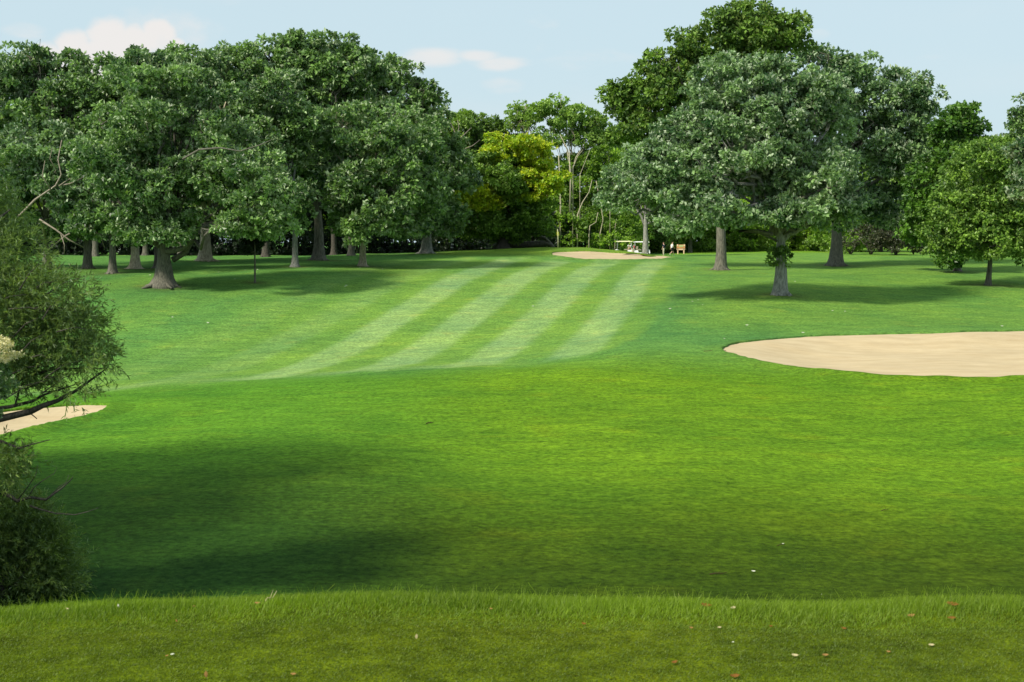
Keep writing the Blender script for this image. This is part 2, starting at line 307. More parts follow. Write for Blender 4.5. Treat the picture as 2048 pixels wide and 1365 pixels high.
# ------------------------------------------------------------------ ground colour (what was sown, how it was mown, and shade painted into the hollow)
SOIL = [(*hit(px, row)[:2], k) for px, row, k in ((327,573,1.9),(94,538,1.2),(175,537,1.3),(225,547,1.5),(270,538,1.7),(410,522,1.6),(590,534,1.3),(637,521,2.6),(725,533,1.5),(853,507,1.6),(510,566,.9),(1441,540,1.4),(1560,590,1.4),(1671,532,1.8),(1976,571,1.6),(1915,543,1.2),(316,540,1.3))]
def gcolor(x, y):
    n = x.shape; c = np.zeros(n + (4,)); c[..., 3] = 1
    rough = np.array([.102, .214, .011]); left = np.array([.086, .212, .050]); fairD = np.array([.124, .250, .045]); fairL = np.array([.198, .328, .118]); right = np.array([.112, .232, .042])
    tee = np.array([.078, .116, .004]); back = np.array([.10, .20, .018]); green = np.array([.13, .235, .030]); hollow = np.array([.070, .128, .006]); deep = np.array([.036, .070, .005])  # hollow and deep are turf greens with shade painted in
    def mix(m, col): 
        nonlocal c
        c[..., :3] = c[..., :3] * (1 - m[..., None]) + col * m[..., None]
    c[..., :3] = rough
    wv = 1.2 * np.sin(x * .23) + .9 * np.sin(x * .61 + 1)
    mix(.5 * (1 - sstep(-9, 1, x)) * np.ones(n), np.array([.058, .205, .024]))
    mix(1 - sstep(30, 41, y + wv), hollow)  # painted shade fading out up the far side of the hollow
    mix(1 - sstep(25, 35, y + .6 * wv), deep)  # heavier painted shade towards the near end
    mix(.6 * (1 - sstep(-6, 0, x)) * (1 - sstep(32, 42, y)), np.array([.024, .090, .016]))  # greener cast of the painted shade on the left
    # line of the ridge where the close-mown fairway begins
    u = x / np.maximum(y, 1)
    ridge = np.interp(u, [-.36, -.28, -.18, -.06, .02, .07, .095, .11, .16], [62, 63, 66, 66, 67, 70, 78, 92, 125])
    nz = .8 * np.sin(x * .9) * np.sin(y * .7) + .5 * np.sin(x * 2.1 + 1)
    beyond = sstep(-1.2, 1.6, y - ridge + nz)
    mix(sstep(58, 72, y), left)
    mix(sstep(74, 84, y) * sstep(.10, .16, u), right)
    s = x - .158 * (y - 100)
    fz = beyond * sstep(-21, -11.5, s + .5 * nz) * (1 - sstep(10.2, 11.6, s + .4 * nz)) * (1 - sstep(134, 146, y + 3 * nz))
    mix(fz, fairD)
    ph = (s + 6.5 + .10 * np.sin(y * .17) + .05 * nz) / 4.75
    st = .5 + .5 * np.cos(ph * 2 * np.pi); st = sstep(.24, .70, st)
    mix(fz * (.32 + .62 * sstep(-9.6, -8.4, s)) * st * (.9 + .1 * np.sin(y * .3 + s)), fairL)
    # faint wider mowing passes left of the fairway, and the worn edge of the ridge
    st2 = sstep(.3, .7, .5 + .5 * np.cos((x - .30 * (y - 100) + 4) / 9.5 * 2 * np.pi))
    mix(.35 * beyond * (1 - sstep(-12, -9, s)) * (1 - sstep(115, 130, y)) * st2, fairD)
    mix(.55 * np.exp(-((y - ridge - 1.3) / 1.5) ** 2) * (1 - sstep(-.06, .02, u)) * (.6 + .4 * np.sin(x * 1.3)), fairL * .9)
    mix(sstep(141, 150, y) * (1 - sstep(172, 182, y)) * sstep(-.09, -.03, u) * (1 - sstep(.095, .12, u)), green)
    mix(sstep(185, 205, y) * sstep(.1, .12, u), back * 1.25)
    mix(1 - sstep(7.0, 9.5, y), tee)
    for (bx_, by_, br_) in SOIL:
        dd = np.hypot(x - bx_, (y - by_)); mix(.62 * np.exp(-(dd / br_) ** 2), np.array([.085, .075, .035]))
    return c
ys = np.concatenate([np.linspace(-60, 2, 24, endpoint=False), np.arange(2, 10, .1), np.arange(10, 26, .25), np.arange(26, 60, .35), np.arange(60, 150, .4), np.arange(150, 262, .8), np.geomspace(262, 3000, 40)])
aa = np.linspace(-1, 1, 521)
X = aa[None, :] * (40 + .62 * np.clip(ys, 0, None))[:, None]; Y = np.repeat(ys[:, None], len(aa), 1)
Z = carve(X, Y, ground(X, Y)); Z[Y > 262] = np.maximum(Z[Y > 262], -30)
nx = len(aa); idx = np.arange(len(ys) * nx).reshape(len(ys), nx)
Fq = np.stack([idx[:-1, :-1], idx[:-1, 1:], idx[1:, 1:], idx[1:, :-1]], -1).reshape(-1, 4)
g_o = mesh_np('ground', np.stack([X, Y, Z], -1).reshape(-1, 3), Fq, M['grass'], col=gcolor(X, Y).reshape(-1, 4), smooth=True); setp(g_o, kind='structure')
for b in BK:
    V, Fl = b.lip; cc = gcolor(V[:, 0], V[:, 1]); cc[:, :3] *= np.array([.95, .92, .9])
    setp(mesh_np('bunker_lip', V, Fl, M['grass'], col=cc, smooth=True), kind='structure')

# ------------------------------------------------------------------ tee grass blades
def gblademat():
    m = leafmat('grass_blades', (.044, .074, .003), (.160, .215, .010), (.09, .15, .012), transl=.35, rough=.5, big=1.1); return m
M['blade'] = gblademat(); M['fringe'] = leafmat('fringe_blades', (.060, .115, .004), (.23, .34, .018), (.14, .21, .015), transl=.4, rough=.55, big=1.3)
def blades(n, x0, x1, y0, y1, hlo, hhi, wid, lean=.45, name='tee_grass', mt='blade'):
    x = rng.uniform(x0, x1, n); y = rng.uniform(y0, y1, n); z = ground(x, y) - .004
    patch = .5 + .5 * np.sin(x * 2.3 + np.sin(y * 4)) * np.sin(y * 3.1 + x)
    fr = sstep(5.95, 6.5, y); h = (hlo + (hhi - hlo) * fr * (.45 + .35 * patch)) * rng.uniform(.6, 1.15, n) * (1 + (rng.random(n) < .03 * fr) * .8)
    th = rng.uniform(0, 2 * np.pi, n); la = rng.uniform(0, 2 * np.pi, n); ln = h * rng.uniform(.05, lean, n) * (2.0 - fr * 1.1)
    w = wid * rng.uniform(.6, 1.2, n)
    B = np.stack([x, y, z], 1); S = np.stack([np.cos(th), np.sin(th), np.zeros(n)], 1) * w[:, None] / 2
    Ld = np.stack([np.cos(la) * ln + .006, np.sin(la) * ln, np.zeros(n)], 1); U = np.zeros((n, 3)); U[:, 2] = h
    v0 = B - S; v1 = B + S; v2 = B + S * .75 + U * .55 + Ld * .35; v3 = B - S * .75 + U * .55 + Ld * .35; v4 = B + U * .98 + Ld + S * .1; v5 = B + U + Ld - S * .1
    V = np.stack([v0, v1, v2, v3, v4, v5], 1).reshape(-1, 3); k = np.arange(n)[:, None] * 6
    Fq = np.concatenate([k + np.array([[0, 1, 2, 3]]), k + np.array([[3, 2, 4, 5]])])
    t = np.clip(rng.normal(.5, .28, n) + .25 * (patch - .5), 0, 1); t = np.concatenate([t, t])
    return mesh_np(name, V, Fq, M[mt], tint=t)
setp(blades(230000, -4.2, 4.2, 4.3, 6.05, .012, .028, .0032), 'short mown olive green turf covering the tee in the foreground', 'grass', kind='stuff')
setp(blades(150000, -5.0, 5.0, 5.95, 7.3, .012, .066, .0030, .7, name='fringe_grass', mt='fringe'), 'longer unmown grass fringe along the far edge of the tee', 'grass', kind='stuff')

def clump(px, w, n, hgt, label):
    P = hit(px, 1200); o = blades(n, P[0] - w, P[0] + w, 6.15, 6.5, .02, hgt, .0045, .6, 'grass_clump'); o.data.materials[0] = M['clump']; setp(o, label, 'grass clump')
M['clump'] = leafmat('lush_grass', (.018, .060, .006), (.06, .15, .012), (.05, .11, .02), transl=.3, rough=.5)
clump(1880, .17, 1500, .10, 'lush dark green grass clump in the fringe at far right')
clump(1385, .07, 700, .085, 'small darker grass clump in the fringe right of centre')
# ------------------------------------------------------------------ foliage
def unit(a): return a / np.maximum(np.linalg.norm(a, axis=-1, keepdims=True), 1e-9)
def rdir(n, zmin=-1.0):
    z = rng.uniform(zmin, 1, n); t = rng.uniform(0, 2 * np.pi, n); r = np.sqrt(1 - z * z); return np.stack([r * np.cos(t), r * np.sin(t), z], 1)
def leaves(O, D, Nn, Ln, asp, fold=.25):
    """one folded diamond leaf per origin"""
    n = len(O); Nn = unit(Nn - (Nn * D).sum(1, keepdims=True) * D); S = np.cross(D, Nn); L_ = Ln[:, None]
    mid = O + D * L_ * .5; w = L_ * asp / 2
    V = np.stack([O, mid + S * w + Nn * w * fold, O + D * L_ - Nn * L_ * .12, mid - S * w + Nn * w * fold], 1).reshape(-1, 3)
    return V
def foliage(name, lobes, mat, parent, leaf=.3, br=1.1, nclu=22, nleaf=7, cov=1.3, asp=.62, droop=.15, flat=.55, inner=.75, org=None, gap=0.0):
    """lobes: list of (centre, radii). returns crown object"""
    LC = np.array([l[0] for l in lobes], float); LR = np.array([l[1] for l in lobes], float)
    BC = []; BD = []
    for c, r in zip(LC, LR):
        p = 1.6; area = 4 * np.pi * (((r[0] * r[1]) ** p + (r[0] * r[2]) ** p + (r[1] * r[2]) ** p) / 3) ** (1 / p)
        n = max(3, int(cov * area / (np.pi * br * br)))
        d = rdir(n); s = 1 - .38 * rng.random(n) ** 2 + .22 * (rng.random(n) < .12) * rng.random(n); q = c + d * r * s[:, None]
        keep = np.ones(n, bool)
        for c2, r2 in zip(LC, LR):
            if c2 is c or np.allclose(c2, c): continue
            keep &= (((q - c2) / r2) ** 2).sum(1) > inner ** 2
        if gap > 0: keep &= (np.sin(q[:, 0] * 1.7) * np.sin(q[:, 2] * 1.9 + 1) * np.sin(q[:, 1] * 1.3) > -1 + gap) | (rng.random(n) < .3)
        BC.append(q[keep]); BD.append(d[keep])
    BC = np.concatenate(BC); BD = np.concatenate(BD); nb = len(BC)
    brs = br * rng.uniform(.65, 1.3, nb)
    d = unit(rdir(nb * nclu, -.55) + .45 * np.repeat(BD, nclu, 0)); rr = rng.uniform(.45, 1, nb * nclu) ** .6
    CC = np.repeat(BC, nclu, 0) + d * np.array([1, 1, flat]) * (np.repeat(brs, nclu) * rr)[:, None]; CD = d
    nc = len(CC); n = nc * nleaf
    o = np.repeat(CC, nleaf, 0); cd = np.repeat(CD, nleaf, 0)
    dd = unit(rdir(n) * 1.0 + cd * .55 + np.array([0, 0, -droop])); nn = unit(np.array([0, 0, .5]) + cd * .6 + rdir(n) * .65)
    ln = leaf * rng.uniform(.6, 1.2, n)
    o = o + dd * leaf * .15
    V = leaves(o, dd, nn, ln, asp); Fq = np.arange(n * 4).reshape(-1, 4)
    tb = np.repeat(rng.normal(0, .16, nb), nclu * nleaf) + np.repeat(rng.normal(0, .12, nc), nleaf) + rng.normal(.5, .17, n)
    if org is not None: V = V - np.asarray(org)
    return mesh_np(name, V, Fq, mat, parent, tint=np.clip(tb, 0, 1) ** 1.5), BC
def env_lobes(C0, Rr, n=None, fl=.8, rl=(.19, .36)):
    """break a crown mass into billowing lobes"""
    C0 = np.asarray(C0, float); Rr = np.asarray(Rr, float); m = min(Rr); out = []
    n = n or int(13 + 3.3 * (Rr.prod() ** (1 / 3)) / max(m * .35, 1.0))
    for _ in range(n):
        r = rng.uniform(*rl) * m; d = rdir(1, -.8)[0]; k = rng.uniform(.70, 1.16)
        out.append((C0 + d * (Rr - r * .7) * k, np.array([r * rng.uniform(1, 1.3), r * rng.uniform(1, 1.3), r * fl])))
    out.append((C0, Rr * .42))
    return out
def bez(a, b, sag, n=6, wob=.0):
    a = np.asarray(a, float); b = np.asarray(b, float); out = []
    m = (a + b) / 2 + np.asarray(sag, float)
    for i, t in enumerate(np.linspace(0, 1, n)):
        p = (1 - t) ** 2 * a + 2 * t * (1 - t) * m + t * t * b
        if 0 < i < n - 1: p = p + rng.normal(0, wob, 3)
        out.append(p)
    return out
def trunk(parent, h, r, lean=(0, 0), mat='bark', lobes=(), base=(0, 0, 0), nl=12, fork=.5, topr=.35, flare=1.7, roots=True):
    """tapered trunk with root flare and limbs running to the lobes; coordinates local to the base"""
    mb = MB(); zs = [-.35, 0, .12 * r * 3, .35 * r * 3, 1.0 * r * 3, .35 * h, .6 * h, .8 * h, h]
    zs = sorted(set(max(-.35, z) for z in zs)); P = []; Rd = []
    for z in zs:
        t = max(z, 0) / h; P.append((lean[0] * t + .12 * r * math.sin(z * .8), lean[1] * t, z)); f = 1 + (flare - 1) * math.exp(-max(z, 0) / (r * .9)); Rd.append(r * (1 - (1 - topr) * t) * f)
    mb.tube(P, Rd, 12)
    if roots:
        for k in range(6):
            a = k * 1.05 + rng.uniform(-.3, .3); q = r * flare * rng.uniform(1.2, 1.7)
            mb.tube([(math.cos(a) * r * .5, math.sin(a) * r * .5, r * .8), (math.cos(a) * r * 1.1, math.sin(a) * r * 1.1, r * .22), (math.cos(a) * q, math.sin(a) * q, -.12)], [r * .35, r * .28, r * .12], 6)
    o = mb.build('trunk', M[mat], parent, True)
    lm = []
    if len(lobes):
        idx_ = rng.permutation(len(lobes))[:nl]; mb2 = MB()
        for i in idx_:
            c = np.asarray(lobes[i][0]) - np.asarray(base); t0 = rng.uniform(fork, 1.0); s = np.array([lean[0] * t0, lean[1] * t0, h * t0])
            L_ = np.linalg.norm(c - s)
            if L_ < .8: continue
            r0 = min(r * .42, .035 * L_ + .05); pts = bez(s, c, (0, 0, rng.uniform(-.12, .18) * L_), 8, .035 * L_)
            mb2.tube(pts, np.linspace(r0, .035, len(pts)), 7)
            for _ in range(4):
                k = rng.integers(2, 7); e = c + rdir(1)[0] * np.asarray(lobes[i][1]) * .95; pp = bez(pts[k], e, (0, 0, .05 * L_), 6, .04 * L_)
                mb2.tube(pp, np.linspace(r0 * .45, .02, len(pp)), 5)
        if mb2.v: lm = mb2.build('limb', M[mat], parent, True)
    return o
def tree(name, label, base, envs, mat, tw, group=None, h=None, bark='bark', leaf=None, br=None, cov=1.08, d=None, parts=None, nl=12, fl=.8, nclu=12, nleaf=7, asp=.64, gap=0.0, lean=0, flat=.55, cat='tree', depth=.9, topr=.35, rl=(.19, .36), env_n=None, flare=1.6, rough_top=True, extra=None):
    """base (px,row) or (px,None) with d; envs [(px,row,rx,ry,depth offset m[,material])]; tw trunk width in px"""
    if d is None: B = hit(base[0], base[1]); d = B[1]
    else:
        x = (base[0] - 1024) / F * d; B = np.array([x, d, gz(x, d)])
    m2 = d / F; T = empty(name, B, label, cat, group)
    lobes = {}; allb = []
    for e in envs:
        dy = e[4] if len(e) > 4 else 0; mt = e[5] if len(e) > 5 else mat
        c = at(e[0], e[1], d + dy); k = (d + dy) / F; Rr = np.array([e[2] * k, max(e[2] * k * depth, 1.2), e[3] * k])
        if min(e[2], e[3]) * k < 2.2: ls = [(c + rdir(1)[0] * Rr * rng.uniform(.45, .8), Rr * rng.uniform(.28, .5) * np.array([1.15, 1.1, .8])) for _ in range(9)]
        else: ls = env_lobes(c, Rr, env_n, fl, rl)
        if mt == 'yellow': ls = [(c + rdir(1)[0] * Rr * rng.uniform(.5, 1.15), Rr * rng.uniform(.18, .36) * np.array([1.2, 1.2, .7])) for _ in range(10)]
        lobes.setdefault(mt, []).extend(ls); allb += ls
    leaf = leaf or .0033 * d; br = (br * .62) if br else .0070 * d
    for mt, ls in lobes.items():
        nm = 'crown' if mt == mat else 'yellow_foliage'
        foliage(nm, ls, M[mt], T, leaf, br, nclu, nleaf, cov, asp, flat=flat, org=B, gap=gap)
    top = min(e[1] - e[3] for e in envs); H = h or (base_row(B, d) - top) * m2 * .72
    trunk(T, H, tw * m2 / 2, (lean * m2, 0), bark, allb, B, nl, .35 if h is None else .5, topr, flare)
    if extra: extra(T, B, d)
    return T
def base_row(B, d):
    v = B - np.array([0, 0, EYE]); fwd = v[1] * cp - v[2] * sp; up = v[1] * sp + v[2] * cp
    return 682.5 - F * up / fwd
def limb_from_px(T, B, lines, mat, name='dead_branch', default_d=None):
    seen = []
    for (pts, r0, r1, dd) in lines:
        mb = MB(); P = [at(p[0], p[1], dd) - B + np.array([0, rng.normal(0, .15), 0]) for p in pts]
        fork = any(math.hypot(pts[0][0] - q[0], pts[0][1] - q[1]) < 16 for q in seen); seen += list(pts)
        if mat == 'barkth': P = [np.array([P[0][0], P[0][1], gz(P[0][0] + B[0], P[0][1] + B[1]) - B[2] - .2])] + P if not fork else P
        elif not fork and math.hypot(P[0][0], P[0][1]) > .8:      # run the limb back to its trunk
            t_ = np.array([0, 0, max(P[0][2] - .25 * math.hypot(P[0][0], P[0][1]), 1.5)]); P = [t_, t_ * .45 + P[0] * .55 + np.array([0, 0, .25])] + P
        q_ = .8 if mat == 'barkth' else .85; mb.tube(P, np.linspace(r0 * q_, r1 * q_, len(P)), 6); mb.build(name, M[mat], T, True)

# ---- left wood, front row
OK = 'oaks along the left edge of the fairway'
tree('oak_tree', 'broad oak with flared trunk standing furthest forward in the left wood', (327,573), [(330,465,75,24,-2),(245,468,50,20,-2),(330,230,120,110,1),(240,330,100,90,-1),(420,330,120,95,0),(520,370,80,70,-3),(330,390,110,60,-1),(540,430,60,45,-3),(480,450,55,35,-4),(300,440,60,40,0)], 'oak', 34, OK, h=5.2, flare=1.9,
     extra=lambda T, B, d: limb_from_px(T, B, [([(345,520),(372,505),(388,478),(402,450)], .28, .15, d + .3), ([(405,452),(450,452),(490,458)], .2, .1, d - 1.5), ([(400,300),(440,296),(480,303),(520,290),(545,280)], .11, .03, d - 5.6)], 'bark', 'limb'))
tree('oak_tree', 'pale-leaved oak at the far left with bare grey branches in its crown', (94,538), [(20,200,90,110,2),(60,330,95,85,-3,'silver'),(160,400,80,60,-5,'silver'),(200,440,60,30,-6,'silver'),(120,240,80,80,0),(10,420,60,50,0)], 'oak', 17, OK, h=8,
     extra=lambda T, B, d: limb_from_px(T, B, [([(30,440),(70,400),(110,372),(125,350),(118,320),(122,280)], .16, .04, d - 8), ([(118,372),(140,368),(165,355)], .09, .03, d - 8), ([(100,378),(84,352),(92,322)], .08, .03, d - 8), ([(112,340),(100,318),(104,296)], .06, .02, d - 8), ([(80,440),(112,460),(140,480),(166,495)], .14, .05, d - 7.5), ([(122,468),(130,490),(128,508)], .07, .03, d - 7.5), ([(165,455),(188,462),(200,470),(208,496)], .09, .03, d - 7.5), ([(120,372),(138,358),(158,362)], .06, .02, d - 8)], 'deadwood'))
tree('oak_tree', 'straight grey trunked oak second from the left with tan bark', (175,537), [(190,190,90,90,2),(140,455,60,24,-1),(150,300,70,90,1),(60,150,60,60,3)], 'oak', 17, OK, h=9, cov=1.1)
tree('oak_tree', 'oak with forked trunk standing between the two tan trunks at left', (225,547), [(240,300,75,80,0),(210,430,50,45,-1),(300,170,70,70,1)], 'oak', 16, OK, h=5.5, cov=1.1)
tree('oak_tree', 'oak with thick tan trunk and brown root flare behind the forked oak', (270,538), [(300,180,90,85,2),(370,150,70,55,2)], 'oak', 18, OK, h=9, bark='barklt', flare=1.9, cov=1.1)
tree('oak_tree', 'oak with short pale brown trunk in the shade behind the foremost oak', (410,522), [(420,190,90,85,1),(425,380,60,50,0),(480,150,70,60,0),(390,290,70,70,0)], 'oak', 24, OK, h=8, bark='barklt', cov=1.05)
tree('oak_tree', 'slim straight oak with light grey trunk near the middle of the left wood', (590,534), [(520,300,95,100,-1),(570,400,55,60,-2),(560,200,80,75,0)], 'oak', 13, OK, h=7, bark='barkgy', flare=1.7)
tree('oak_tree', 'tallest oak of the left wood with a massive dark trunk', (637,521), [(640,190,110,115,1),(645,350,65,60,0),(610,300,60,60,-1),(600,120,60,50,1),(545,135,45,50,1),(700,140,60,55,0),(580,290,80,80,0),(650,110,50,42,1)], 'oak', 22, OK, h=9, flare=1.8)
tree('oak_tree', 'oak with smooth cream coloured trunk lit by the sun', (725,533), [(725,370,75,70,-2),(690,440,30,30,-1),(790,450,60,28,-1),(790,300,90,90,-1),(700,270,70,60,-1),(770,430,70,40,-3),(730,450,40,35,-4),(830,380,60,50,-1)], 'oak', 14, OK, h=7, bark='barklt', flare=1.7)
tree('oak_tree', 'dark oak filling the right shoulder of the left wood skyline', (703,514), [(770,190,75,75,3),(830,220,50,55,3),(745,150,55,45,3)], 'oak', 13, OK, h=10, d=150, cov=1.1)
tree('oak_tree', 'oak with double pale grey trunk at the right end of the left wood', (853,507), [(850,290,60,90,-2),(875,380,45,60,-3),(830,440,60,35,-3),(900,330,50,60,-1),(890,440,35,35,-3)], 'oak', 20, OK, h=8, d=152, bark='barkgy', flare=1.8)
for (px, row, tw, dd, lb) in ((192,521,12,152,'dim oak trunk in the shade just right of the left tan trunk'), (292,523,11,155,'dim slender oak in the shade right of the thick tan trunk'), (316,540,14,124,'dark oak trunk half hidden behind the foremost oak'),
                              (362,521,11,152,'thin shaded oak between the foremost oak and the short pale trunk'), (532,518,14,150,'shaded brown oak behind the young staked tree'), (668,517,11,154,'dark thin oak immediately right of the massive trunk'), (704,516,9,152,'slim dark oak left of the cream trunk')):
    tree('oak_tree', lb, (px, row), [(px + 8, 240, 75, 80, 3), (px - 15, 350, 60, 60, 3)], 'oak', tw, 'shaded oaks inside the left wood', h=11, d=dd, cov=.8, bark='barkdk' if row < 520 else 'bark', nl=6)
# young tree with thin stem
tree('young_tree', 'young thin stemmed tree growing alone on the lawn before the left wood', (510,566), [(512,482,28,20,0),(526,466,18,14,0),(497,497,12,10,0)], 'dark', 4.0, None, h=4.0, leaf=.2, br=.5, flare=1.2, topr=.6, nl=5)

# ---- middle: yellowing tree, locusts, wood behind
def yb(T, B, d):
    limb_from_px(T, B, [([(990,352),(958,355),(930,363)], .16, .07, d - 6.5), ([(966,318),(940,328),(913,338)], .2, .1, d - 6.5), ([(1015,330),(1000,345),(975,354),(950,355)], .16, .12, d - 6.5), ([(968,405),(985,420),(1005,424)], .1, .04, d - 6.5)], 'deadwood')
tree('maple_tree', 'low spreading maple turning yellow with dead pale branches left of the flag', (1005,502), [(1010,420,80,60,0),(960,360,55,50,0),(1040,370,60,50,0),(1000,330,60,35,-1),(1025,300,62,26,-2.6,'yellow'),(1000,292,52,16,-2,'yellow'),(1045,288,34,14,-2,'yellow'),(1075,318,26,16,-2.5,'yellow'),(1060,335,40,18,-2.6,'yellow'),(1010,365,50,30,-4),(1050,410,60,30,-3),(950,345,35,22,-3),(1085,362,40,18,-3.4,'yellow'),(1065,382,40,20,-3.4,'yellow'),(960,392,34,15,-3.6,'yellow'),(935,380,20,10,-3.4,'yellow'),(1060,450,50,35,0),(1000,460,50,25,1),(935,440,35,40,2),(965,408,26,9,-3.4,'yellow')], 'maple', 24, None, h=5.0, d=168, bark='barkdk', br=1.25, leaf=.4)
W = 'woodland trees behind the green'
tree('woodland_tree', 'rounded tree with bare white antler branches behind the yellowing maple', (930,None), [(930,310,60,85,0),(900,280,45,50,0),(970,320,50,60,0),(935,250,40,26,0)], 'wood', 8, W, d=204, br=1.7, leaf=.5,
     extra=lambda T, B, d: limb_from_px(T, B, [([(913,290),(912,270),(903,250),(895,238)], .12, .04, d - 11), ([(912,280),(918,255),(915,240)], .09, .03, d - 11), ([(914,282),(930,268),(943,255)], .09, .03, d - 11), ([(925,300),(945,292),(960,280)], .08, .03, d - 11)], 'deadwood'))
tree('woodland_tree', 'flat topped tree left of the tall feathery locusts on the skyline', (1000,None), [(985,300,45,55,0),(1010,330,40,60,0),(975,265,30,20,0)], 'wood', 7, W, d=206, br=1.6, leaf=.5)
LO = 'locust trees on the skyline'
def loc(lb, px, envs, stems, d, **k):
    def ex(T, B, dd):
        limb_from_px(T, B, stems(dd), 'barkth', 'stem')
    tree('locust_tree', lb, (px, None), envs, 'locust', 5, LO, d=d, br=1.15, leaf=.42, flat=.28, fl=.38, cov=.72, nclu=7, bark='barkth', extra=ex, topr=.5, **k)
loc('tall feathery locust with pale forked stems at the centre of the skyline', 1142, [(1105,235,50,32,0),(1130,220,50,28,0),(1150,270,55,30,1),(1090,275,45,25,0),(1140,330,40,26,2)], lambda d: [([(1142,430),(1142,340),(1135,300),(1120,270)], .2, .06, d - 2), ([(1143,345),(1152,315),(1168,290)], .14, .05, d - 2), ([(1141,420),(1138,330),(1132,290)], .12, .04, d - 2.3)], 199)
loc('slim locust with pale leaning stem left of the central locust', 1065, [(1050,225,34,20,0),(1048,250,36,16,0),(1070,285,30,16,0),(1042,235,22,14,0)], lambda d: [([(1068,310),(1064,280),(1058,255)], .16, .05, d - 2), ([(1064,290),(1055,265),(1045,250)], .09, .03, d - 2), ([(1066,290),(1075,265)], .08, .03, d - 2)], 203)
loc('locust with narrow crown at the right of the locust group', 1195, [(1190,235,26,22,0),(1185,265,36,22,0),(1205,300,36,24,0),(1180,330,34,26,1)], lambda d: [([(1182,420),(1190,380),(1194,350),(1205,330)], .14, .05, d - 2), ([(1208,455),(1204,400),(1196,365)], .12, .05, d - 4)], 201)
tree('woodland_tree', 'twisted pale stemmed tree leaning right below the locusts', (1170,None), [(1170,350,46,40,0),(1215,330,40,40,0),(1110,380,45,35,1),(1200,400,45,30,2),(1140,400,46,34,2)], 'hedge', 5, W, d=197, br=1.3, leaf=.42, cov=.75, gap=.7,
     extra=lambda T, B, d: limb_from_px(T, B, [([(1155,430),(1165,405),(1178,385),(1184,360)], .14, .05, d - 7), ([(1200,470),(1206,440),(1200,400),(1192,362)], .12, .05, d - 7), ([(1121,408),(1120,360),(1117,310)], .15, .07, d - 7), ([(1140,425),(1141,360),(1138,300)], .18, .07, d - 7.5), ([(1146,335),(1156,312),(1166,300)], .09, .03, d - 7.5), ([(1178,470),(1180,452),(1192,445),(1196,425)], .1, .05, d - 8), ([(1230,487),(1230,460),(1232,440)], .12, .06, d - 5), ([(1094,330),(1102,300),(1105,280)], .1, .05, d - 7), ([(1220,420),(1228,380),(1236,350)], .1, .04, d - 6), ([(1160,350),(1172,320),(1180,300)], .07, .03, d - 6)], 'barkth', 'stem'))
tree('woodland_tree', 'bright green tree between the locusts and the large silver oak', (1240,None), [(1240,340,45,60,0),(1265,300,40,50,2),(1250,420,40,45,0)], 'hedge', 6, W, d=216, br=1.4, leaf=.45)
tree('woodland_tree', 'low dark tree under the locusts behind the flag', (1090,None), [(1090,440,50,45,0),(1050,430,40,40,1),(1130,460,45,35,-2)], 'hedge', 6, W, d=194, br=1.4, leaf=.42)
# generic wood further back, one mesh with copies
def proto_tree(lb, mat):
    T = empty('woodland_tree', (0, 0, 0), lb, 'tree', 'distant woodland trees'); ls = []
    for (x, y, z, a, b_) in ((0, 0, 9, 4.5, 4.8), (-2.5, .5, 5.5, 3.4, 3.2), (2.6, -.4, 6, 3.4, 3.2), (0, -1, 3.2, 3.6, 2.6), (.5, 1, 12, 2.8, 2.4)):
        ls += env_lobes((x, y, z), (a, a, b_), 9)
    foliage('crown', ls, M[mat], T, .5, 1.5, 14, 6, .9)
    trunk(T, 9, .3, (0, 0), 'bark', ls, (0, 0, 0), 6, .5); return T
def copy_tree(T, loc, rz, s, label):
    n = T.copy(); C.objects.link(n); n.location = loc; n.rotation_euler = (0, 0, rz); n.scale = s; n['label'] = label
    for ch in T.children:
        c = ch.copy(); C.objects.link(c); c.parent = n
    return n
PT = [proto_tree('shaded background tree filling the wood behind the front oaks', 'wood'), proto_tree('green background tree rising behind the right hedge', 'wood')]
first = [True, True]
rr_ = random.Random(3)
for k, (px, dd, hh) in enumerate([(-120,190,15),(-40,182,17),(40,195,18),(110,180,17),(180,196,19),(250,184,18),(330,196,19),(400,182,18),(470,195,20),(540,184,20),(610,197,21),(680,184,20),(750,193,18),(810,182,16),(870,192,15),
                                  (885,222,14),(925,230,13),(965,224,13),(1010,232,12),(1055,226,9),(1100,232,10),(1150,226,9),(1200,232,11),(1250,226,14),(1320,215,15),(1380,205,14),(1450,220,15),(1520,222,15),(1600,218,15),(1680,208,15),(1760,200,15),(1850,195,15),(1930,190,15),(2010,185,17),(2090,190,17),(2170,185,17)]):
    w = 0 if px < 900 else 1; x = (px - 1024) / F * dd; s = hh / 14.2; l = (x, dd, gz(x, dd) - .3); sc = (s * 1.05, s, s); lb = PT[w]['label']
    if first[w]: PT[w].location = l; PT[w].scale = sc; first[w] = False
    else: copy_tree(PT[w], l, rr_.uniform(0, 6.28), sc, lb)
def shrubs(name, specs, mat, label, leaf, br, **k):
    ls = []
    for (px, dd, w, h) in specs:
        x = (px - 1024) / F * dd; z = gz(x, dd); ls.append(((x, dd, z + h * .42), (w, w * .8, h * .6)))
    o, _ = foliage(name, ls, M[mat], None, leaf, br, 16, 6, 1.3, **k); setp(o, label, 'undergrowth', kind='stuff'); return o
r3 = random.Random(9)
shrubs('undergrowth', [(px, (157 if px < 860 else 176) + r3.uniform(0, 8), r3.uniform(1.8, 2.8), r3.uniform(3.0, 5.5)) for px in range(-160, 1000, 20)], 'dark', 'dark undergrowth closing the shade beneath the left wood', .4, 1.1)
shrubs('undergrowth', [(px, 191 + r3.uniform(0, 8), r3.uniform(1.8, 3.0), r3.uniform(3.0, 8.5)) for px in range(1130, 1250, 9)] , 'hedge', 'leafy scrub along the back of the putting green', .36, 1.0)
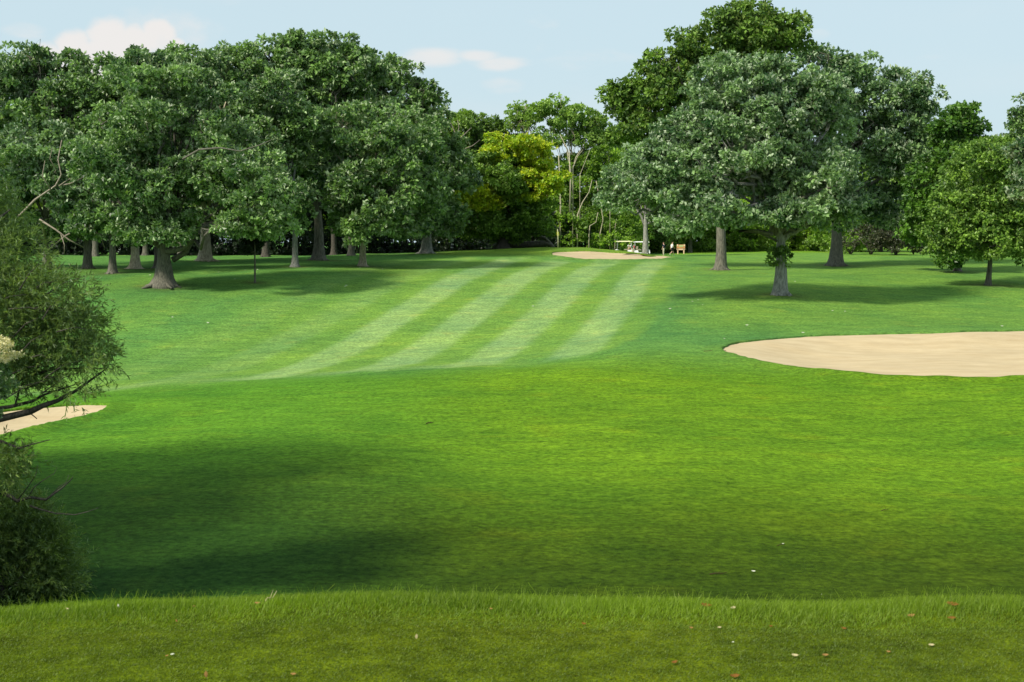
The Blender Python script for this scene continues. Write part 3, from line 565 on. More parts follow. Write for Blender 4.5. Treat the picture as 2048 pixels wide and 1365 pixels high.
shrubs('undergrowth', [(px, 189 + r3.uniform(0, 8), r3.uniform(1.8, 3.0), r3.uniform(3.0, 7.5)) for px in range(1000, 1150, 8)], 'dark', 'dark leafy scrub between the fallen log and the flag', .36, 1.0)
shrubs('hedge', [(px, 214 + r3.uniform(-3, 5) + (0 if px < 1660 else -20), r3.uniform(2.0, 3.2), r3.uniform(5.0, 9.0)) for px in range(1225, 1720, 16)] + [(px, 228, 3.0, 8.5) for px in range(1230, 1700, 24)], 'hedge', 'sunlit green hedge row closing the lawn behind the right oaks', .42, 1.1)
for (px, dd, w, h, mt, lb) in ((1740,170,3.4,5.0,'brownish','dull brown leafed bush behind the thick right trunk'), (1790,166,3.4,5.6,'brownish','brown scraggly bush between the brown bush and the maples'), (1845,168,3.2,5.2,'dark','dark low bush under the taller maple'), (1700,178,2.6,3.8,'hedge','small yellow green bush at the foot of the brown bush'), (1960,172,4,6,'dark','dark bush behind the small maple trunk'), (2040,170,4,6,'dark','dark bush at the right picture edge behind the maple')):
    x = (px - 1024) / F * dd; z = gz(x, dd); T = empty('bush', (x, dd, z), lb, 'bush')
    ls = env_lobes((x, dd, z + h * .45), (w, w * .8, h * .5), 10); foliage('foliage', ls, M[mt], T, .3, .8, 16, 6, 1.1, org=(x, dd, z), gap=.3)
    mb = MB()
    for a in range(7):
        e = np.array([math.cos(a * .9) * w * .6, math.sin(a * .9) * w * .5, h * .6]); mb.tube(bez((0, 0, -.1), e, (0, 0, .3), 5, .08), [.07, .06, .05, .035, .02], 6)
    mb.build('stem', M['barkdk'], T, True)

# ---- right group
tree('oak_tree', 'large dark olive crowned oak, tallest tree right of the fairway', (1441,540), [(1490,110,95,85,3),(1480,60,75,55,3),(1400,140,75,75,2),(1330,190,75,75,2),(1270,240,55,60,2),(1560,80,55,50,3),(1430,270,110,90,3),(1310,150,40,60,2),(1240,200,28,36,2)], 'olive', 22, None, h=12, bark='bark', flare=1.5)
def leafy(T, B, d):
    c = at(1556, 512, d) ; foliage('trunk_sprout', [(c + np.array([0, -.45, 0]), (.75, .55, .6))], M['wood'], T, .22, .38, 12, 6, 1.4, org=B)
    limb_from_px(T, B, [([(1545,470),(1552,440),(1556,400),(1550,330),(1530,260),(1520,200)], .38, .12, d - .2), ([(1590,462),(1572,455),(1560,440)], .1, .12, d - 1), ([(1480,462),(1515,462),(1545,470)], .08, .16, d - 1), ([(1600,400),(1640,380),(1680,372)], .2, .08, d - 3), ([(1560,430),(1610,405),(1650,398)], .2, .1, d - 2)], 'bark', 'limb')
tree('oak_tree', 'broad silvery leaved oak nearest the camera right of the fairway', (1560,590), [(1480,230,140,120,0),(1580,200,110,90,1),(1400,300,120,85,0),(1330,340,90,55,-2),(1280,370,65,45,-3),(1500,350,140,80,-2),(1620,340,100,85,-1),(1430,410,100,45,-4),(1650,420,70,40,-2),(1560,430,90,30,-3),(1640,240,70,70,1),(1480,160,80,55,1),(1240,400,35,22,-3),(1380,445,55,22,-4),(1690,400,40,40,-1)], 'silver', 28, None, h=6.2, bark='barkgy', flare=1.35, extra=leafy, nl=22)
tree('oak_tree', 'silver green oak with thick trunk at the right end of the big group', (1671,532), [(1710,190,85,80,2),(1650,140,60,50,2),(1790,230,75,75,1),(1820,180,45,35,1),(1720,320,90,80,1),(1800,330,55,60,1),(1750,420,70,50,1),(1845,235,30,45,1),(1840,270,25,20,1)], 'silver', 27, None, h=7.5, bark='bark', flare=1.5, cov=1.05)
tree('oak_tree', 'grey trunked tree beside the golf carts with silver leaf sprays', (1290,508), [(1300,395,60,42,1),(1262,390,35,22,1),(1335,435,40,20,1),(1290,330,50,50,2)], 'silver', 13.5, None, h=6, d=172, bark='barkgy', flare=1.25, leaf=.42)
MG = 'maples at the right edge'
tree('maple_tree', 'taller dark green maple with pointed crown behind the small maple', (1915,543), [(1918,232,20,30,0),(1914,275,40,42,0),(1885,262,18,26,0),(1940,262,18,26,0),(1905,335,66,60,0),(1892,405,84,60,0),(1850,400,40,50,0),(1890,460,72,40,-1),(1903,512,12,14,-2)], 'maple_dark', 12, MG, h=6, cov=1.35)
tree('maple_tree', 'small bright green maple with thin leaning trunk at lower right', (1976,571), [(1980,370,90,85,0),(1930,430,75,55,-1),(2040,400,80,80,-1),(2000,460,100,50,-1),(1890,460,45,35,-1),(2070,480,60,45,0),(1990,310,60,35,0),(2080,330,60,60,0),(1900,500,40,18,-2)], 'maple', 12, MG, h=4.5, flare=1.4, lean=6, leaf=.30, cov=1.6)
tree('pine_tree', 'dark conifer topped tree cut by the right picture edge', (2090,None), [(2040,280,38,50,0),(2060,230,30,40,0),(2100,260,60,60,0),(2090,340,60,60,0)], 'oak', 14, None, d=135, leaf=.36)
tree('oak_tree', 'silver leaved branches of an oak reaching in at the right edge', (2180,None), [(2050,305,24,18,0),(2062,350,30,20,0),(2055,380,22,16,0),(2120,330,70,60,0),(2200,300,110,110,0)], 'silver', 30, None, d=75, h=6, leaf=.26, br=.8)
# unseen oaks added left of the frame to throw shade over the hollow
for (x, y, zc, r, lb) in ((-18.0, 31, 1.5, 4.0, 'low broad oak added for shade behind the willow outside the left picture edge'), (-19, 28.5, 6.2, 5.4, 'tall oak added outside the left picture edge shading the hollow'), (-21.5, 31, 5.5, 4.5, 'oak added for shade near the left bunker outside the picture'), (-17.5, 25.5, 2.2, 3.8, 'middle oak of the added shade row outside the left picture edge'), (-15, 20, -1.5, 3.2, 'small oak added for shade on the left bank beside the tee')):
    z0 = gz(x, y); T = empty('oak_tree', (x, y, z0), lb, 'tree', 'unseen oaks added for shade outside the left picture edge'); ls = []
    for (a, b_, c, q) in ((0, 0, 0, 1.0), (.5, .2, -.4, .7), (-.5, -.2, -.3, .7), (.1, -.5, -.2, .7), (0, .3, .6, .6)): ls += env_lobes((x + a * r, y + b_ * r, zc + c * r), (q * r, q * r, q * r * .85), 12)
    foliage('crown', ls, M['oak'], T, .24, .7, 12, 7, 1.1, org=(x, y, z0)); trunk(T, (zc - z0) * .9, .09 * r, (0, 0), 'bark', ls, (x, y, z0), 6, .5)

# ------------------------------------------------------------------ willow at the left edge
def sprays(name, blobs, mat, parent, org, nsp, llen=.10, lw=.17, nl=14, tw=.32, up=.35):
    """twigs set with narrow leaves"""
    O = []; D = []; Nn = []; Ln = []; tb = []; mb = MB()
    tot = sum(b[1][0] * b[1][2] for b in blobs)
    for (c, r) in blobs:
        n = int(nsp * r[0] * r[2] / tot); d = rdir(n); s = rng.uniform(.15, 1.25, n) ** .55; p = np.asarray(c) + d * np.asarray(r) * s[:, None]
        td = unit(d * .8 + rdir(n) * .7 + np.array([.25, -.1, up])); t = rng.uniform(0, 1, (n, nl)); L_ = tw * rng.uniform(.6, 1.3, n)
        q = p[:, None, :] + td[:, None, :] * (t * L_[:, None])[..., None]; q[..., 2] -= (t ** 2) * .06
        ld = unit(td[:, None, :] * .8 + rng.normal(0, .55, (n, nl, 3)) + np.array([0, 0, -.12]))
        O.append(q.reshape(-1, 3)); D.append(ld.reshape(-1, 3)); Nn.append(unit(rng.normal(0, .6, (n * nl, 3)) + np.array([-.2, -.3, .8]))); Ln.append(rng.uniform(.6, 1.25, n * nl) * llen)
        tb.append(np.repeat(rng.normal(.5, .2, n), nl) + rng.normal(0, .12, n * nl))
    O = np.concatenate(O); V = leaves(O, np.concatenate(D), np.concatenate(Nn), np.concatenate(Ln), lw) - org
    return mesh_np(name, V, np.arange(len(O) * 4).reshape(-1, 4), M[mat], parent, tint=np.clip(np.concatenate(tb), 0, 1))
DW = 24.0
bx = -12.0; Bw = np.array([bx, DW + .5, gz(bx, DW + .5)])
T = empty('willow_tree', Bw, 'narrow leaved willow leaning in from the left picture edge', 'tree')
def blob(px, row, rx, ry, dy=0): 
    k = (DW + dy) / F; return (at(px, row, DW + dy), (rx * k, max(rx * k * .8, .5), ry * k))
sprays('crown', [blob(60,600,70,62), blob(125,600,58,48,-.3), blob(20,520,62,66,.3), blob(40,680,85,65), blob(130,680,72,56), blob(185,720,42,36,-.2), blob(90,740,60,28,.2), blob(165,655,40,30,.3), blob(20,750,45,30), blob(-40,640,110,120), blob(-60,520,80,110,.5), blob(-150,420,120,130,.5), blob(-260,500,130,160), blob(-170,250,130,120,.3), blob(-230,700,150,130), blob(203,735,14,16), blob(150,780,36,12,-.3), blob(175,800,14,6,-.3), blob(60,785,30,12), blob(10,450,32,40,.8), blob(-30,410,44,50,.8)], 'willow', T, Bw, 9500)
sprays('low_foliage', [blob(15,930,34,30), blob(-30,930,45,40), blob(40,915,20,16), blob(0,972,30,14)], 'willow', T, Bw, 330)
mb = MB()
def pl(pts, r0, r1, d=DW, mb_=None):
    P = [at(p[0], p[1], d + rng.normal(0, .05)) - Bw for p in pts]; (mb_ or mb).tube(P, np.linspace(r0, r1, len(P)), 6)
pl([(-330,1010),(-320,900),(-250,830),(-120,840),(0,838),(60,824),(85,812),(115,802),(150,783),(188,756),(216,735)], .10, .008)
pl([(-120,840),(-40,822),(20,814),(65,803),(88,790),(130,776),(150,770)], .045, .007)
pl([(-250,830),(-200,760),(-100,700),(0,640),(60,590),(110,560)], .12, .012)
pl([(-250,830),(-230,700),(-150,560),(-60,480),(20,420)], .12, .012)
pl([(0,775),(60,752),(100,740),(160,737),(215,737)], .035, .006)
pl([(30,812),(40,775),(80,730),(85,715)], .018, .006)
pl([(57,824),(74,838)], .012, .008)
pl([(100,737),(150,720),(190,700),(205,680)], .014, .005)
pl([(40,650),(90,620),(130,590),(150,560)], .014, .005)
for _ in range(40):
    a = (rng.uniform(-60, 120), rng.uniform(560, 800)); b_ = (a[0] + rng.uniform(30, 90), a[1] - rng.uniform(-15, 60)); pl([a, ((a[0] + b_[0]) / 2, (a[1] + b_[1]) / 2 - 8), b_], .012, .003, DW + rng.uniform(-.8, .8))
for k in range(1): mb.tube([(0, 0, -.4), (.02, 0, .4), (.05, .02, .9), (at(-320,900,DW) - Bw)], [.26, .22, .2, .18], 10)
mb.build('trunk', M['barkdk'], T, True)
mb = MB(); pl([(50,772),(75,768),(100,770),(125,778),(148,786)], .016, .005); mb.build('bare_branch', M['barkdk'], T, True)
mb = MB(); pl([(0,882),(20,890),(38,897),(60,890),(100,880)], .03, .007); mb.build('bare_branch', M['barkdk'], T, True)
mb = MB(); pl([(-120,930),(-50,970),(0,984),(22,994),(34,1003),(60,995),(92,1000),(105,990),(122,978),(140,962),(146,954)], .05, .005); mb.build('bare_branch', M['barkdk'], T, True)
mb = MB(); pl([(36,1000),(55,975),(72,950),(75,930)], .012, .003); mb.build('bare_branch', M['barkdk'], T, True)
mb = MB(); pl([(55,998),(68,975),(85,962),(108,948),(114,935)], .012, .003); mb.build('bare_branch', M['barkdk'], T, True)
mb = MB(); pl([(100,992),(118,975),(132,965),(138,950)], .01, .003); mb.build('bare_branch', M['barkdk'], T, True)
mb = MB(); pl([(60,1012),(80,1019),(110,1027),(150,1030),(175,1024),(197,1016)], .018, .004); mb.build('bare_branch', M['barkdk'], T, True)
mb = MB(); pl([(5,995),(18,975),(25,958)], .01, .003); mb.build('bare_branch', M['barkdk'], T, True)
# dark bush in the hollow at lower left
bx, by = at(-30, 1150, 25.5)[:2]; Bb = np.array([bx, by, gz(bx, by)]); T = empty('bush', Bb, 'dark leafy bush in the deep shade at lower left', 'bush')
DW = 26.0
sprays('foliage', [blob(10,1090,75,75), blob(70,1115,50,62), blob(115,1150,36,45), blob(-70,1090,100,110), blob(20,1030,55,34), blob(60,1050,40,26), blob(0,1170,120,50), blob(95,1085,30,36)], 'willow', T, Bb, 4200, llen=.10, lw=.2, tw=.42)
mb = MB()
for a in range(9):
    e = at(-60 + a * 22, 1060 + (a % 3) * 25, 25.8) - Bb; mb.tube(bez((0, 0, -.2), e, (0, 0, .3), 6, .05), [.05, .045, .035, .03, .02, .01], 6)
mb.build('stem', M['barkdk'], T, True)
# flowering shrub just inside the frame
DW = 20.0; p0 = at(-60, 900, 20.0); Bf = np.array([p0[0], 20.0, gz(p0[0], 20.0)]); T = empty('flowering_shrub', Bf, 'cream flowering shrub just entering the left picture edge', 'shrub')
foliage('foliage', [(blob(-45,770,40,60)[0], blob(-45,770,50,70)[1]), (blob(-12,770,22,34)[0], blob(-5,770,22,34)[1]), (blob(-75,900,50,90)[0], blob(-75,900,50,90)[1])], M['oak'], T, .075, .13, 10, 5, 1.0, org=Bf)
foliage('blossom', [blob(0,695,11,8), blob(15,714,6,7), blob(-18,688,14,10)], M['blossom'], T, .04, .045, 5, 6, .55, org=Bf, flat=1)
mb = MB(); mb.tube([(0, 0, -.2), (0, 0, 1.2), blob(-50,760,1,1)[0] - Bf, blob(-10,715,1,1)[0] - Bf], [.05, .04, .03, .008], 6); mb.tube([(0, 0, .6), blob(-70,850,1,1)[0] - Bf, blob(-10,800,1,1)[0] - Bf], [.04, .03, .008], 6); mb.build('stem', M['barkdk'], T, True)

# ------------------------------------------------------------------ green furniture
pw = plain('flagpole_paint', (.85, .78, .45), .4); yw = plain('flag_cloth', (.9, .86, .06), .7)
P = hit(1116, 496); T = empty('golf_flag', P, 'yellow flag hanging limp on its pole on the putting green', 'golf flag')
mb = MB(); mb.tube([(0, 0, -.1), (0, 0, 1.0), (-.05, 0, 2.0), (-.07, 0, 2.12)], [.065, .062, .06, .02], 8); mb.build('pole', pw, T, True)
mb = MB(); nF = 14; vv = []
for j in range(9):
    for i in range(nF):
        t = i / (nF - 1); zz = 1.98 - j * .075 - .10 * t; w = .26 * math.sin(min(1, j / 5 + .25) * 1.57) * (1 - .3 * (j > 6)); vv.append((-.05 + w * (t - .35) , .045 * math.sin(t * 14 + j * .3), zz))
ff = [(j * nF + i, j * nF + i + 1, (j + 1) * nF + i + 1, (j + 1) * nF + i) for j in range(8) for i in range(nF - 1)]
me = bpy.data.meshes.new('cloth'); me.from_pydata(vv, [], ff); me.materials.append(yw); o = bpy.data.objects.new('cloth', me); C.objects.link(o); o.parent = T
sm = o.modifiers.new('s', 'SOLIDIFY'); sm.thickness = .006
# fallen trunk behind the yellowing tree
P = np.array([(1060 - 1024) / F * 171, 171, 0]); P[2] = gz(P[0], 171); T = empty('fallen_log', P, 'fallen dark tree trunk with a broken raised limb left of the flag', 'fallen log')
q = lambda px, row: at(px, row, 170.5) - P
mb = MB(); mb.tube([q(1016,492), q(1035,490), q(1060,489), q(1085,487), q(1100,488), q(1108,496)], [.28, .33, .33, .3, .26, .2], 10); mb.build('log', M['bark'], T, True)
mb = MB(); mb.tube([q(1058,462), q(1072,472), q(1090,477), q(1098,485), q(1106,497)], [.1, .2, .22, .24, .18], 8); mb.build('broken_limb', M['bark'], T, True); mb = MB(); mb.tube([q(1018,463), q(1022,474), q(1024,489)], [.08, .13, .2], 8); mb.build('broken_limb', M['bark'], T, True)
# sign board
wd = plain('sign_wood', (.62, .28, .11), .6); wl = plain('sign_pale_wood', (.80, .55, .36), .6); ye = plain('sign_panel_paint', (.46, .50, .22), .5)
P = np.array([(1361 - 1024) / F * 198, 198, 0]); P[2] = gz(P[0], 198); T = empty('notice_board', P, 'orange wooden notice board on two posts beside the walking golfers', 'sign'); mb = MB()
for s in (-1, 1): MB().box((s * .42, 0, .6), (.13, .13, 1.4)).build('post', wl, T)
MB().box((0, -.07, 1.05), (1.15, .07, .5)).build('board', wd, T); MB().box((0, -.02, .66), (1.15, .09, .2)).build('rail', wl, T); MB().box((.03, -.12, 1.12), (.55, .03, .28)).build('panel', ye, T)
for s in (-1, 1): MB().box((s * .47, -.12, 1.2), (.2, .04, .26)).build('side_cap', wl, T)

# ------------------------------------------------------------------ golf carts
wh = plain('white_plastic', (.78, .78, .76), .3); crm = plain('cream_plastic', (.72, .68, .42), .35); blk = plain('black_rubber', (.02, .02, .02), .6); mtl = plain('bare_metal', (.5, .5, .5), .35, .8); seatm = plain('seat_vinyl', (.30, .27, .20), .5); bagr = plain('bag_fabric', (.35, .05, .04), .6); bagk = plain('black_bag', (.03, .03, .035), .6)
gls = plain('car_glass', (.03, .05, .06), .08)
def cart(px, d, rz, roof, label, zo=0, bag=True):
    x = (px - 1024) / F * d; T = empty('golf_cart', (x, d, gz(x, d) + zo), label, 'golf cart', 'golf carts'); T.rotation_euler = (0, 0, rz)
    mb = MB(); mb.box((0, 0, .42), (2.3, 1.15, .16)); mb.box((-.75, 0, .62), (.75, 1.1, .32), taper=.85); mb.box((.95, 0, .62), (.45, 1.05, .45), taper=.8); mb.box((.55, 0, .50), (.2, 1.05, .1)); mb.build('body', wh, T)
    mb = MB(); mb.box((0, 0, 1.86), (2.1, 1.2, .09), taper=.93); mb.box((0, 0, 1.92), (1.6, .8, .04), taper=.8); mb.build('roof', roof, T)
    for sx in (-.93, .93):
        for sy in (-.5, .5): m_ = MB(); m_.tube([(sx * (1.0 if sx < 0 else 1.02), sy, .6), (sx * .95, sy, 1.3), (sx * .92, sy, 1.84)], .028, 6); m_.build('post', wh if sx < 0 else mtl, T)
    for sx in (-.78, .82):
        for sy in (-.52, .52):
            a = [(math.cos(t) , math.sin(t)) for t in np.linspace(0, 2 * math.pi, 17)[:-1]]
            m_ = MB(); m_.tube([(sx, sy - .09, .23), (sx, sy - .07, .23), (sx, sy + .07, .23), (sx, sy + .09, .23)], [.19, .23, .23, .19], 16); w_ = m_.build('wheel', blk, T)
            m_ = MB(); m_.tube([(sx, sy - .1, .23), (sx, sy + .1, .23)], .11, 12); m_.build('rim', wh, w_)
    m_ = MB(); m_.box((-.25, 0, .82), (.5, 1.0, .14), bev=.04); m_.build('seat', seatm, T); m_ = MB(); m_.box((-.5, 0, 1.1), (.12, 1.0, .4), bev=.04); m_.build('backrest', seatm, T)
    m_ = MB(); m_.tube([(.72, .25, .75), (.5, .25, 1.05)], .02, 6); ring = [(.5 - .1 * math.sin(t) * .6, .25 + .17 * math.cos(t), 1.06 + .1 * math.sin(t)) for t in np.linspace(0, 6.283, 17)]; m_.tube(ring, .015, 6); m_.build('steering_wheel', blk, T)
    m_ = MB(); m_.box((.93, 0, 1.35), (.02, 1.0, .85)); m_.build('windshield', gls, T) if False else None
    if bag:
        for s, mm in ((-.25, bagk), (.25, bagr)):
            m_ = MB(); m_.tube([(-1.12, s, .5), (-1.18, s, .9), (-1.26, s, 1.3)], [.13, .14, .15], 10); b_ = m_.build('golf_bag', mm, T, True)
            m_ = MB()
            for t in range(5): m_.tube([(-1.26, s + .03 * (t - 2), 1.2), (-1.30, s + .045 * (t - 2), 1.5)], [.012, .012], 5); m_.box((-1.30, s + .045 * (t - 2), 1.53), (.07, .05, .05))
            m_.build('clubs', mtl, b_)
    return T
cart(1248, 184, math.pi, crm, 'golf cart with cream roof behind the mound, left of the grey trunk')
cart(1281, 188, 0.1, wh, 'golf cart with white roof partly hidden by the grey trunk')
cart(250, 178, .3, wh, 'white golf cart glimpsed between the trunks of the left wood')
# parked car in the trees
def car(px, d, rz, label):
    x = (px - 1024) / F * d; T = empty('parked_car', (x, d, gz(x, d)), label, 'car'); T.rotation_euler = (0, 0, rz); cp_ = plain('car_paint', (.10, .14, .17), .25, .4)
    prof_ = [(-2.15, .35), (-2.2, .75), (-2.0, .95), (-1.45, 1.02), (-1.0, 1.40), (-.2, 1.47), (.6, 1.40), (1.15, 1.0), (1.95, .85), (2.18, .65), (2.15, .35)]
    vv = []; n = len(prof_)
    for yy, k in ((-.88, 0), (-.82, 1), (.82, 1), (.88, 0)):
        for (a, z) in prof_: vv.append((a, yy * (1 if z < 1.03 else .82), z if k or z < 1.03 else z - .03))
    ff = [(r_ * n + i, r_ * n + (i + 1) % n, (r_ + 1) * n + (i + 1) % n, (r_ + 1) * n + i) for r_ in range(3) for i in range(n)] + [tuple(reversed(range(n))), tuple(range(3 * n, 4 * n))]
    me = bpy.data.meshes.new('body'); me.from_pydata(vv, [], ff); me.materials.append(cp_); o = bpy.data.objects.new('body', me); C.objects.link(o); o.parent = T
    for s in (-1, 1): MB().box((-.15, s * .745, 1.2), (1.7, .05, .26), taper=.9).build('side_window', gls, T)
    MB().box((.92, 0, 1.19), (.12, 1.25, .3)).build('windscreen', gls, T)
    for sx in (-1.35, 1.35):
        for sy in (-.82, .82):
            m_ = MB(); m_.tube([(sx, sy - .1, .32), (sx, sy + .1, .32)], .32, 16); w_ = m_.build('wheel', blk, T); m_ = MB(); m_.tube([(sx, sy - .115, .32), (sx, sy + .115, .32)], .19, 12); m_.build('rim', mtl, w_)
    for s in (-.6, .6): MB().box((2.14, s, .68), (.12, .3, .14)).build('headlight', wh, T)
car(208, 190, .2, 'dark blue grey car parked beyond the trees of the left wood')
# golf bag on the edge of the wood
P = np.array([(904 - 1024) / F * 166, 166, 0]); P[2] = gz(P[0], 166) ; T = empty('golf_bag', P, 'black golf bag with white trim standing in the shade left of the yellowing maple', 'golf bag')
m_ = MB(); m_.tube([(-.05, 0, 0), (0, 0, .4), (.06, 0, .8)], [.14, .15, .16], 12); m_.build('body', bagk, T, True)
m_ = MB(); m_.tube([(-.01, 0, .38), (0, 0, .46)], [.165, .165], 12); m_.tube([(.06, 0, .76), (.065, 0, .84)], [.17, .17], 12); m_.build('trim', wh, T)
for s in (-.25, .25): m_ = MB(); m_.tube([(.03, -.1, .6), (s, -.35, 0)], .015, 6); m_.build('leg', blk, T)

# ------------------------------------------------------------------ people
skin = plain('skin', (.62, .38, .28), .5); navy = plain('navy_shirt', (.025, .035, .07), .8); khaki = plain('khaki_cloth', (.55, .50, .38), .8); white = plain('white_shirt', (.80, .80, .80), .7); dkc = plain('dark_cloth', (.02, .02, .025), .8); hair = plain('hair', (.16, .065, .035), .7); shoe = plain('shoe', (.6, .6, .58), .5); redc = plain('grey_shirt', (.45, .50, .46), .8)
def skinmesh(name, pts, edges, rad, mat, parent, sub=1):
    me = bpy.data.meshes.new(name); me.from_pydata([tuple(p) for p in pts], edges, []); me.materials.append(mat); o = bpy.data.objects.new(name, me); C.objects.link(o); o.parent = parent
    m_ = o.modifiers.new('skin', 'SKIN'); m_.use_smooth_shade = True
    sv = me.skin_vertices[0].data
    for i, r_ in enumerate(rad): sv[i].radius = (r_[0], r_[1]) if hasattr(r_, '__len__') else (r_, r_)
    sv[0].use_root = True
    s_ = o.modifiers.new('sub', 'SUBSURF'); s_.levels = sub; s_.render_levels = sub
    return o
def person(px, d, rz, label, shirt, legs, J, shorts=False, cap=None):
    x = (px - 1024) / F * d; T = empty('person', (x, d, gz(x, d)), label, 'person'); T.rotation_euler = (0, 0, rz)
    # J: joints in local frame, x forward, y left
    n = ['pel', 'wai', 'che', 'nec', 'hed', 'top', 'shL', 'elL', 'wrL', 'haL', 'shR', 'elR', 'wrR', 'haR', 'hiL', 'knL', 'anL', 'toL', 'hiR', 'knR', 'anR', 'toR', 'nose', 'chin']
    hd = np.array(J['hed']); nk = np.array(J['nec']); upv = unit(hd - nk); fw = np.array(J.get('face', (1, 0, 0)), float)
    J = dict(J); J['top'] = hd + upv * .10; J['nose'] = hd + fw * .095 - upv * .0; J['chin'] = hd + fw * .06 - upv * .09
    E = [('pel', 'wai'), ('wai', 'che'), ('che', 'nec'), ('nec', 'hed'), ('hed', 'top'), ('hed', 'nose'), ('hed', 'chin'), ('che', 'shL'), ('shL', 'elL'), ('elL', 'wrL'), ('wrL', 'haL'), ('che', 'shR'), ('shR', 'elR'), ('elR', 'wrR'), ('wrR', 'haR'), ('pel', 'hiL'), ('hiL', 'knL'), ('knL', 'anL'), ('anL', 'toL'), ('pel', 'hiR'), ('hiR', 'knR'), ('knR', 'anR'), ('anR', 'toR')]
    rad = dict(pel=.12, wai=.115, che=.135, nec=.055, hed=.085, top=.065, nose=.03, chin=.045, shL=.06, elL=.042, wrL=.028, haL=.03, shR=.06, elR=.042, wrR=.028, haR=.03, hiL=.085, knL=.058, anL=.038, toL=.03, hiR=.085, knR=.058, anR=.038, toR=.03)
    pts = [np.array(J[k], float) for k in n]; ed = [(n.index(a), n.index(b)) for a, b in E]; rd = [rad[k] for k in n]
    for s in ('L', 'R'):
        h = np.array(J['ha' + s], float); w = np.array(J['wr' + s], float); dv = unit(h - w); sd = unit(np.cross(dv, [0, 1, .01])); hi = n.index('ha' + s)
        for f in range(5):
            L_ = (.075, .085, .08, .062, .05)[f]; off = sd * ((f - 1.5) * .019 if f < 4 else 0)
            if f < 4: b0 = h + off + dv * .012; m0 = b0 + dv * L_ * .5; t0 = m0 + (dv * .8 + np.array([.15, 0, -.1])) * L_ * .5
            else: b0 = h - sd * .035 - dv * .02; m0 = b0 - sd * .02 + dv * .02; t0 = m0 + dv * .03
            k = len(pts); pts += [b0, m0, t0]; ed += [(hi, k), (k, k + 1), (k + 1, k + 2)]; rd += [.010, .009, .0075]
    skinmesh('body', pts, ed, rd, skin, T)
    # clothes
    g = lambda a, b, t: np.array(J[a], float) * (1 - t) + np.array(J[b], float) * t
    sp_ = [g('pel', 'wai', -.35), J['wai'], J['che'], g('che', 'nec', .55), J['shL'], g('shL', 'elL', .75), J['shR'], g('shR', 'elR', .75)]
    skinmesh('shirt', sp_, [(0, 1), (1, 2), (2, 3), (2, 4), (4, 5), (2, 6), (6, 7)], [.165, .15, .17, .09, .09, .075, .09, .075], shirt, T)
    e = .75 if shorts else 1.0
    lp = [J['wai'], J['pel'], J['hiL'], J['knL'] if not shorts else g('hiL', 'knL', .85), J['hiR'], J['knR'] if not shorts else g('hiR', 'knR', .85)]; le = [(1, 0), (1, 2), (2, 3), (1, 4), (4, 5)]; lr = [.13, .15, .115, .085, .115, .085]
    if not shorts: lp += [g('knL', 'anL', .93), g('knR', 'anR', .93)]; le += [(3, 6), (5, 7)]; lr += [.07, .07]
    lp[0], lp[1] = lp[1], lp[0]; le = [(0 if a == 1 else 1 if a == 0 else a, 0 if b == 1 else 1 if b == 0 else b) for a, b in le]; lr[0], lr[1] = lr[1], lr[0]
    skinmesh('shorts' if shorts else 'trousers', lp, le, lr, legs, T)
    for s in ('L', 'R'): skinmesh('shoe', [g('an' + s, 'to' + s, -.15) - np.array([0, 0, .03]), g('an' + s, 'to' + s, .5) - np.array([0, 0, .02]), J['to' + s]], [(0, 1), (1, 2)], [.05, .052, .045], shoe, T)
    hc = hd + upv * .045 - fw * .025; skinmesh('cap' if cap else 'hair', [hc - upv * .05 - fw * .03, hc, hc + upv * .05] + ([hc + fw * .15 + upv * .01] if cap else []), [(0, 1), (1, 2)] + ([(1, 3)] if cap else []), [.075, .1, .075] + ([.03] if cap else []), cap or hair, T)
    for s in (-1, 1):
        m_ = MB(); sv_ = unit(np.cross(upv, fw)); c_ = hd + fw * .083 + sv_ * .032 * s + upv * .02; m_.tube([c_ - fw * .01, c_ + fw * .008], [.012, .007], 8); m_.build('eye', dkc, T)
        m_ = MB(); c_ = hd + sv_ * .085 * s; m_.tube([c_ - upv * .03, c_, c_ + upv * .03], [.012, .02, .014], 6); m_.build('ear', skin, T)
    m_ = MB(); sv_ = unit(np.cross(upv, fw)); c_ = hd + fw * .088 - upv * .055; m_.tube([c_ - sv_ * .025, c_ + sv_ * .025], [.006, .006], 6); m_.build('mouth', redc if False else bagr, T)
    return T
stand = dict(pel=(0, 0, .93), wai=(.01, 0, 1.08), che=(0, 0, 1.32), nec=(.01, 0, 1.50), hed=(.03, 0, 1.65), shL=(0, .19, 1.42), elL=(.03, .25, 1.14), wrL=(.14, .22, .92), haL=(.17, .2, .85), shR=(0, -.19, 1.42), elR=(-.02, -.25, 1.14), wrR=(.08, -.24, .90), haR=(.1, -.23, .82),
             hiL=(0, .1, .88), knL=(.02, .11, .48), anL=(-.02, .12, .09), toL=(.14, .14, .04), hiR=(0, -.1, .88), knR=(.05, -.11, .48), anR=(.03, -.12, .09), toR=(.2, -.13, .04))
walk = dict(pel=(0, 0, .92), wai=(.02, 0, 1.07), che=(.04, 0, 1.31), nec=(.06, 0, 1.49), hed=(.09, 0, 1.64), shL=(.04, .19, 1.41), elL=(-.08, .25, 1.16), wrL=(-.08, .24, .92), haL=(-.06, .23, .84), shR=(.04, -.19, 1.41), elR=(.12, -.25, 1.15), wrR=(.26, -.2, .98), haR=(.32, -.18, .92),
            hiL=(0, .1, .87), knL=(.22, .1, .51), anL=(.34, .1, .11), toL=(.50, .11, .07), hiR=(0, -.1, .87), knR=(-.02, -.1, .45), anR=(-.32, -.1, .20), toR=(-.22, -.1, .05))
